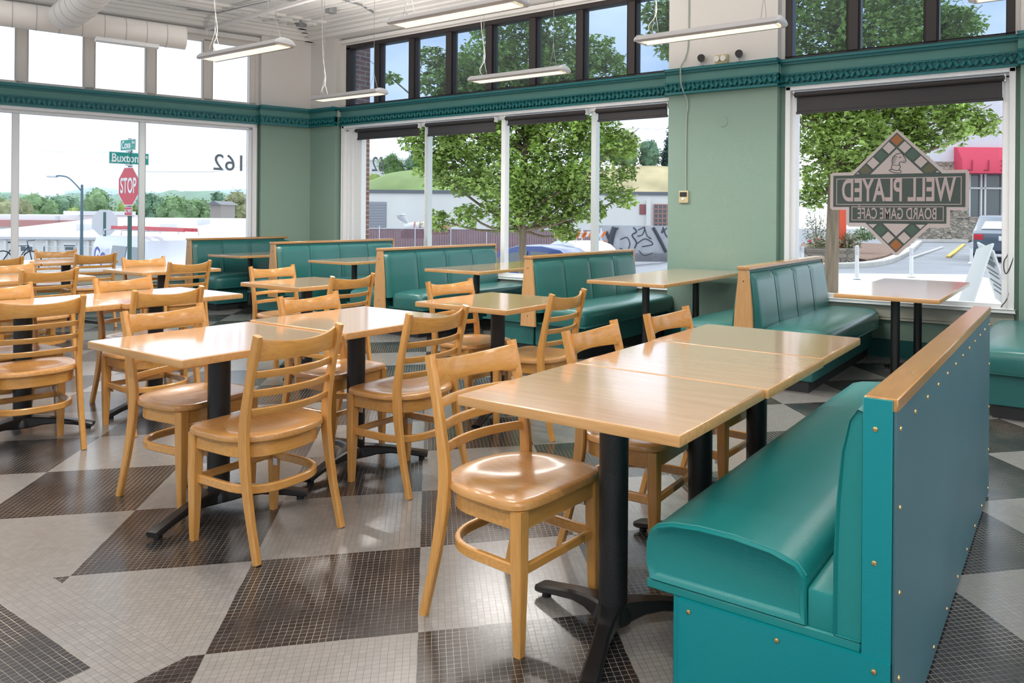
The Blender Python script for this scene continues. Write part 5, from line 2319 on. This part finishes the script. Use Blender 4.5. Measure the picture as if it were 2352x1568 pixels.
local_box(t, 'buttress', M['white_paint'], (1484 - 1200) * k, (1494 - 1200) * k, -0.3, 0.0, -4.0, -(457 - 445) * k)
local_box(t, 'wall_box', M['sign_back'], (1142 - 1200) * k, (1156 - 1200) * k, -0.2, 0.0, -(504 - 445) * k, -(490 - 445) * k)
t, p = place('grey_shed', 'pale grey metal shed behind the number on the long window', 'building', 905, 368, 95)
k = px_m(95)
local_box(t, 'wall', M['sign_back'], -95 * k, 60 * k, 0, 20, -60 * k, 0)
m = MB()
m.prism([(-98 * k, 0), (62 * k, 0), (62 * k, 1 * k), (-10 * k, 7 * k), (-98 * k, 2 * k)], -0.3, 20.3, 'xz')
m.build('roof', M['roof_white'], t)


def hill_line(u):
    return 402 + 14 * S_((900 - u) / 60) - 10 * math.exp(-((u - 960) / 60) ** 2)


ridge('green_bank', 700, 1340, hill_line, 470, 66, M['hill_green'], 'green shrubby bank above the roof at the left of the long window', 'hill', 16, 1.6)
ridge('dry_bank', 1300, 1700, lambda u: 388 + 6 * sin(u * .02), 470, 72, M['hill_tan'], 'dry grassy bank above the white building, right end of the long window', 'hill', 22, 0.8)
GB = 'trees on the slope behind the long window'
fb = [(1370, 290, 400, 90, 'leaf_far2', 'round', 'hazy tree at the left end of the dry grassy bank'),
      (1430, 300, 400, 90, 'leaf_far', 'round', 'green tree in the middle above the dry grassy bank'),
      (1490, 320, 400, 80, 'leaf_far2', 'round', 'darker tree right of the middle above the dry grassy bank'),
      (1537, 288, 398, 46, 'conifer', 'conifer', 'blue green conifer beside the pilaster in the long window'),
      (1580, 330, 400, 90, 'leaf_far', 'round', 'tree mostly hidden behind the green pilaster'),
      (900, 350, 425, 70, 'leaf_b', 'round', 'dark green tree on the bank behind the number on the long window'),
      (955, 335, 420, 70, 'leaf_far2', 'round', 'hazy tree behind the leftmost branches of the large street tree'),
      (860, 405, 436, 60, 'leaf_far3', 'round', 'yellow green shrub at the left end of the roof edge'),
      (925, 402, 438, 70, 'leaf_far3', 'round', 'yellow green shrub just above the white building roof')]
for k_, (u, a, b, wd, mm, kd, lab) in enumerate(fb):
    far_tree(lab, u, a, b, wd, 84 if kd != 'x' else 60, M[mm], 50 + k_, GB, kd, 2600)

t, p = place('slatted_fence', 'maroon slatted chain-link fence along the street behind the long window', 'fence', 1100, 526, 38)
k = px_m(38)
m = MB()
for i in range(150):
    x = (780 + i * 3.9 - 1100) * k
    m.box(x - .036, x + .036, -.008, .008, -1.75, 0.0)
m.build('slats', M['fence_red'], t)
m = MB()
for i in range(8):
    x = (790 + i * 82 - 1100) * k
    m.tube([(x, -.03, -1.75), (x, -.03, 0.12)], 0.03, 8)
m.build('posts', M['sign_back'], t)
local_box(t, 'top_rail', M['sign_back'], (780 - 1100) * k, (1365 - 1100) * k, -.05, -.02, -.02, .02)

t, p = place('graffiti_fence', 'grey board fence covered in black graffiti at the right end of the long window', 'fence', 1460, 518, 36)
k = px_m(36)
m = MB()
m.box((1368 - 1460) * k, (1610 - 1460) * k, 0, .05, -1.72, 0.0)
m.build('boards', M['fence_grey'], t)
gm = MB()


def gline(pts, r_):
    q_ = smooth_curve([((u - 1460) * k, -0.012, -(v - 518) * k) for u, v in pts], 5)
    gm.sweep(q_, (0.01, r_), up=(0, 0, 1), bev=0.001) if False else gm.tube(q_, r_ / 2, 6)


gline([(1412, 522), (1405, 545), (1400, 575)], .30)
gline([(1392, 532), (1402, 560), (1396, 585)], .16)
gline([(1425, 550), (1440, 545), (1447, 560), (1440, 575), (1424, 570)], .05)
gline([(1405, 530), (1420, 524)], .10)
gline([(1455, 522), (1462, 532), (1452, 540), (1462, 556), (1458, 570)], .07)
gline([(1466, 528), (1480, 522), (1476, 538), (1464, 542)], .05)
gline([(1462, 560), (1482, 548), (1500, 560), (1475, 566)], .05)
gline([(1500, 522), (1513, 545), (1530, 578)], .17)
gline([(1480, 520), (1486, 540), (1496, 548)], .05)
gline([(1524, 524), (1530, 540), (1540, 545), (1547, 530), (1540, 520)], .06)
gline([(1532, 522), (1520, 534), (1524, 520)], .05)
gline([(1540, 550), (1548, 562), (1560, 556)], .06)
gline([(1468, 575), (1480, 586), (1500, 580)], .04)
gm.build('graffiti', M['graffiti'], t)
m = MB()
for i in range(40):
    x = (1448 + i * 2.9 - 1460) * k
    m.tube([(x, -.1, -1.72), (x, -.1, -1.30)], 0.012, 5)
m.build('low_railing', M['roof_edge'], t)

# barricades
for (u, v0, lab) in ((1308, 541, 'orange and white striped barricade behind the cars, left'), (1352, 538, 'taller orange and white striped barricade beside the window mullion, right')):
    t, p = place('barricade', lab, 'barricade', u, v0, 30, 'striped road barricades')
    k = px_m(30)
    for j, dz_ in enumerate((0, -.36, -.72)):
        b = local_box(t, 'board', M['sign_white'], -.62, .62, -.02, .02, dz_ - .1, dz_ + .12)
        m = MB()
        for i in range(5):
            x = -.56 + i * .26
            m.prism([(x, dz_ - .1), (x + .12, dz_ - .1), (x + .24, dz_ + .12), (x + .12, dz_ + .12)], -.026, -.02, 'xz')
        m.build('stripes', M['orange'], b)
    for x in (-.5, .5):
        local_box(t, 'upright', M['sign_white'], x - .03, x + .03, .02, .06, -1.15, .25)
        local_box(t, 'foot', M['sign_back'], x - .03, x + .03, -.3, .35, -1.2, -1.15)

# hopper machine + drums
t, p = place('hopper_machine', 'pale machine with a funnel hopper behind the maroon fence', 'machine', 940, 522, 41)
k = px_m(41)
m = MB()
m.tube([(-.1, 0, .25), (-.45, 0, .62), (-.45, 0, .66)], [.08, .24, .26], 12)
m.build('hopper', M['sign_back'], t)
m = MB()
m.tube([(-.25, 0, .0), (.1, 0, .05), (1.2, 0, .1)], [.2, .22, .24], 16)
m.build('barrel', M['sign_white'], t)
m = MB()
for x in (.3, .6, .9):
    m.tube([(x, 0, .06), (x + .08, 0, .065)], .26, 16)
m.build('hoops', M['pink_wall'], t)
m = MB()
m.box(-.4, 1.2, -.2, .2, -.6, -.2)
m.build('stand', M['roof_edge'], t)
for (u, lab) in ((1004, 'rusty drum on its side behind the fence, left'), (1018, 'rusty drum on its side behind the fence, right')):
    p = at(u, 527, 41)
    m = MB()
    m.tube([(0, -.3, 0), (0, .3, 0)], .27, 18)
    o_ = m.build('steel_drum', M['drum'], None, 38, (p.x, p.y, p.z))
    tag(o_, lab, 'drum', 'rusty drums behind the fence')

# ---- behind the decal window
t, p = place('stone_building', 'white brick and stone shop building with a red awning across the car park', 'building', 2250, 505, 46)
k = px_m(46)
local_box(t, 'brick_wall', M['white_brick'], (2130 - 2250) * k, (2700 - 2250) * k, 0, 9, (505 - 400) * k, (505 - 215) * k)
local_box(t, 'stone_pier', M['stone'], (2130 - 2250) * k, (2224 - 2250) * k, -0.05, 9, -1.4, (505 - 372) * k)
local_box(t, 'stone_base', M['stone'], (2224 - 2250) * k, (2700 - 2250) * k, -0.05, 9, -1.4, (505 - 503) * k)
local_box(t, 'shop_glass', M['window_dark'], (2224 - 2250) * k, (2700 - 2250) * k, 0.2, 0.4, 0, (505 - 400) * k)
local_box(t, 'interior_wall', M['sign_back'], (2224 - 2250) * k, (2700 - 2250) * k, 0.5, 8.8, 0, (505 - 400) * k)
for i, u in enumerate((2226, 2253, 2262, 2302, 2345)):
    local_box(t, 'window_bar', M['sign_white'], (u - 2250) * k, (u + 4 - 2250) * k, 0.05, 0.2, 0, (505 - 400) * k)
local_box(t, 'window_bar', M['sign_white'], (2226 - 2250) * k, (2700 - 2250) * k, 0.05, 0.2, (505 - 434) * k, (505 - 430) * k)
local_box(t, 'window_bar', M['sign_white'], (2226 - 2250) * k, (2700 - 2250) * k, 0.05, 0.2, 0, (505 - 499) * k)
m = MB()
zt_, zb_ = (505 - 338) * k, (505 - 400) * k
m.prism([(0, zt_), (-0.35, zt_ - .05), (-1.0, zt_ - .8), (-1.1, zb_ + .1), (-1.1, zb_), (0, zb_)], (2190 - 2250) * k, (2600 - 2250) * k, 'yz')
aw_ = m.build('awning', M['awning'], t)
for gi, gch in enumerate('WELL'):
    text_obj('lettering', gch, 0.95, M['awning_dark'], aw_, Matrix.Translation(((2318 - gi * 37 - 2250) * k, -1.13, (505 - 384) * k)) @ Matrix.Diagonal((-1, 1, 1, 1)) @ Matrix.Rotation(R(90), 4, 'X'), 0.002, 0.8)
t, p = place('stone_wall', 'low field stone retaining wall behind the car park', 'wall', 2160, 500, 43)
k = px_m(43)
local_box(t, 'stone_face', M['stone'], (2080 - 2160) * k, (2600 - 2160) * k, 0, 1.0, -1.35, 0.0)
local_box(t, 'kerb', M['kerb'], (2075 - 2160) * k, (2200 - 2160) * k, -1.2, -0.8, -1.36, -1.2)
local_box(t, 'wall_cap', M['stone'], (2078 - 2160) * k, (2602 - 2160) * k, -.06, 1.06, 0.0, 0.07)

# planter, mulch bed, shrubs
t, p = place('stone_planter', 'low round field stone planter bed beside the trunk of the decal window tree', 'planter', 1925, 601, 22.5)
k = px_m(22.5)
m = MB()
n = 24
ri = []
for z, rr in ((0.0, 0.86), (0.30, 0.84), (0.36, 0.88), (0.42, 0.87), (0.42, 0.72), (0.30, 0.72)):
    ri.append([(rr * cos(2 * pi * i / n), 0.85 + rr * sin(2 * pi * i / n), z - .02) for i in range(n)])
m.rings(ri, cap=False)
m.build('stone_ring', M['stone'], t)
m = MB()
m.tube([(0, .85, 0.30), (0, .85, 0.36)], .74, 24)
m.build('soil', M['mulch'], t)


def shrub(label, u, v, Y, wd, ht, mat, seed, group=None, flower=0):
    p_ = at(u, v, Y)
    t_ = thing('flowering_shrub' if flower else 'shrub', label, 'shrub', p_, 0, group)
    m_ = MB()
    leaf_mesh(m_, [(0, 0, ht * .5, wd * .5), (wd * .2, 0, ht * .35, wd * .35), (-wd * .2, .1, ht * .4, wd * .35)], 900, 0.07, 1, seed, ht / wd)
    m_.build('foliage', mat, t_, 20)
    m_ = MB()
    r_ = random.Random(seed)
    for q in range(7):
        m_.tube([(0, 0, 0), (r_.uniform(-.3, .3) * wd, r_.uniform(-.2, .2) * wd, ht * r_.uniform(.6, .95))], 0.01, 5)
    m_.build('stem', M['bark'], t_)
    if flower:
        for q in range(flower):
            f2 = MB()
            a = r_.uniform(-.5, .5) * wd
            f2.sphere((a, -wd * .35 * r_.random() - 0.05, ht * r_.uniform(.4, 1.0)), 0.035, 1)
            f2.build('flower', M['flower'], t_)
    return t_


shrub('rose bush with red blooms in the stone planter, left of the orange post', 1888, 577, 23.0, 0.75, 0.50, M['leaf_far4'], 71, None, 8)
shrub('greyish shrub in the stone planter, right of the orange post', 1953, 577, 23.1, 0.6, 0.60, M['leaf_far4'], 72)
shrub('dense green shrub on the mulch bed behind the planter', 1985, 552, 27, 0.75, 0.5, M['leaf_b'], 73)
shrub('tall thin shrub behind the street tree trunk in the decal window', 1873, 566, 28, 0.9, 1.4, M['leaf_far4'], 74)
t, p = place('sign_pylon', 'orange red and navy sign pylon standing in the stone planter', 'pylon', 1930, 570, 23.4)
k = px_m(23.4)
local_box(t, 'orange_post', M['post_red'], -5 * k, 11 * k, -.1, .1, -.1, 90 * k + .2)
local_box(t, 'navy_post', M['navy'], -17 * k, -6 * k, -.06, .1, -.1, 90 * k + .2)
# mulch bed with kerb
m = MB()
pts2 = [(1840, 580, 0), (1990, 606, 0), (2035, 596, 0), (2075, 577, 0), (2092, 568, 0), (1990, 564, 0), (1840, 564, 0)]
pl = []
for u, v, _ in pts2:
    q_ = on_plane(u, v, -0.10)
    pl.append((q_.x, q_.y))
m.prism(pl, -0.16, 0.03, 'xy')
tag(m.build('mulch_bed', M['mulch']), 'brown mulch island behind the stone planter, edged by a pale kerb', 'flower bed')
m = MB()
kp = [on_plane(u, v, -0.02) for u, v in ((1830, 612), (1930, 612), (2000, 608), (2045, 598), (2085, 578), (2112, 556))]
m.sweep(smooth_curve([(q_.x, q_.y, 0.0) for q_ in kp], 5), (0.28, 0.16), bev=0.02)
tag(m.build('kerb', M['kerb']), 'curved pale kerb round the mulch island', 'kerb')
# road markings
m = MB()
a_, b_ = on_plane(2178, 588, 0.0), on_plane(2214, 560, 0.0)
d_ = (b_ - a_).normalized()
n_ = Vector((-d_.y, d_.x, 0)) * 0.07
m.prism([tuple((a_ - n_)[:2]), tuple((a_ + n_)[:2]), tuple((b_ + n_)[:2]), tuple((b_ - n_)[:2])], -0.05, 0.006, 'xy')
tag(m.build('parking_line', M['yellow']), 'yellow parking line on the asphalt left of the slate car', 'road marking')
m = MB()
a_, b_ = on_plane(2095, 590, 0.0), on_plane(2165, 566, 0.0)
d_ = (b_ - a_).normalized()
n_ = Vector((-d_.y, d_.x, 0)) * 0.04
m.prism([tuple((a_ - n_)[:2]), tuple((a_ + n_)[:2]), tuple((b_ + n_)[:2]), tuple((b_ - n_)[:2])], -0.05, 0.006, 'xy')
tag(m.build('parking_line', M['concrete']), 'faded white parking line on the asphalt behind the decal tip', 'road marking')
# delineator posts
for i, (u, vt, vb, lab) in enumerate(((1968, 563, 640, 'white delineator post left of the decal tip'), (2093, 568, 634, 'white delineator post right of the decal tip'),
                                   (2231, 556, 604, 'white delineator post in front of the slate car'), (1843, 566, 612, 'white delineator post beside the left window frame of the decal window'), (1541, 570, 612, 'white delineator post at the right end of the long window'))):
    Yp = 1.33 * F / (vb - 499)
    p = at(u, vb, Yp)
    t = thing('delineator_post', lab, 'post', p, 0, 'white delineator posts in the street')
    hh = (vb - vt) * Yp / F
    m = MB()
    m.tube([(0, 0, 0), (0, 0, 0.04), (0, 0, hh - .02), (0, 0, hh)], [.1, .045, .04, .03], 12)
    m.build('post_tube', M['sign_white'], t)
    for f3 in (.72, .86):
        m = MB()
        m.tube([(0, 0, hh * f3), (0, 0, hh * f3 + .07)], .047, 12)
        m.build('reflective_band', M['sign_back'], t)

# A-frame pavement sign
p = on_plane(2262, 700, -0.02)
t = thing('pavement_sign', 'white A-frame pavement sign outside the decal window', 'sign', p, HEAD + R(20))
for q in (-1, 1):
    m = MB()
    m.box(-0.30, 0.30, -0.015, 0.015, 0.0, 0.98, 0.006)
    m.transform(Matrix.Rotation(R(q * 0), 4, 'Z'))
    mt_ = Matrix.Translation((q * 0.40, 0, 0.0)) @ Matrix.Rotation(R(-q * 24), 4, 'Y') @ Matrix.Rotation(R(62), 4, 'Z')
    m.transform(mt_)
    o_ = m.build('sign_panel', M['sign_white'], t)
    if q == 1:
        pm_ = MB()
        for (z, w2, c0) in ((.80, .20, 0), (.72, .24, 0), (.66, .16, 0), (.56, .22, 0), (.48, .2, 0), (.36, .24, 0), (.28, .18, 0), (.18, .22, 0)):
            pm_.box(-w2, w2 * .9, -0.018, -0.0155, z, z + (.05 if z > .65 else .03))
            pm_.box(-w2, w2 * .9, 0.0155, 0.018, z, z + (.05 if z > .65 else .03))
        pm_.transform(mt_)
        pm_.build('printed_lines', M['lamp_post'], o_)
# cable hanging at the right edge of the decal window
x1, z1 = wallpt(2322, 535, TB - 0.03)
x2, z2 = wallpt(2300, 705, TB - 0.03)
m = MB()
m.tube(smooth_curve([(x1, TB - .03, 2.45), (x1, TB - .03, z1), (x1 - .05, TB - .05, z1 - .25), (x1 - .03, TB - .05, z1 - .35), (x1 + .02, TB - .04, z1 - .2), (x1, TB - .03, z1 - .05), (x1 - .01, TB - .04, z1 - .5), (x2, TB - .05, z2)], 6), 0.005, 6)
tag(m.build('hanging_cord', M['dark_cord']), 'black cord hanging down the right side of the decal window', 'cord')
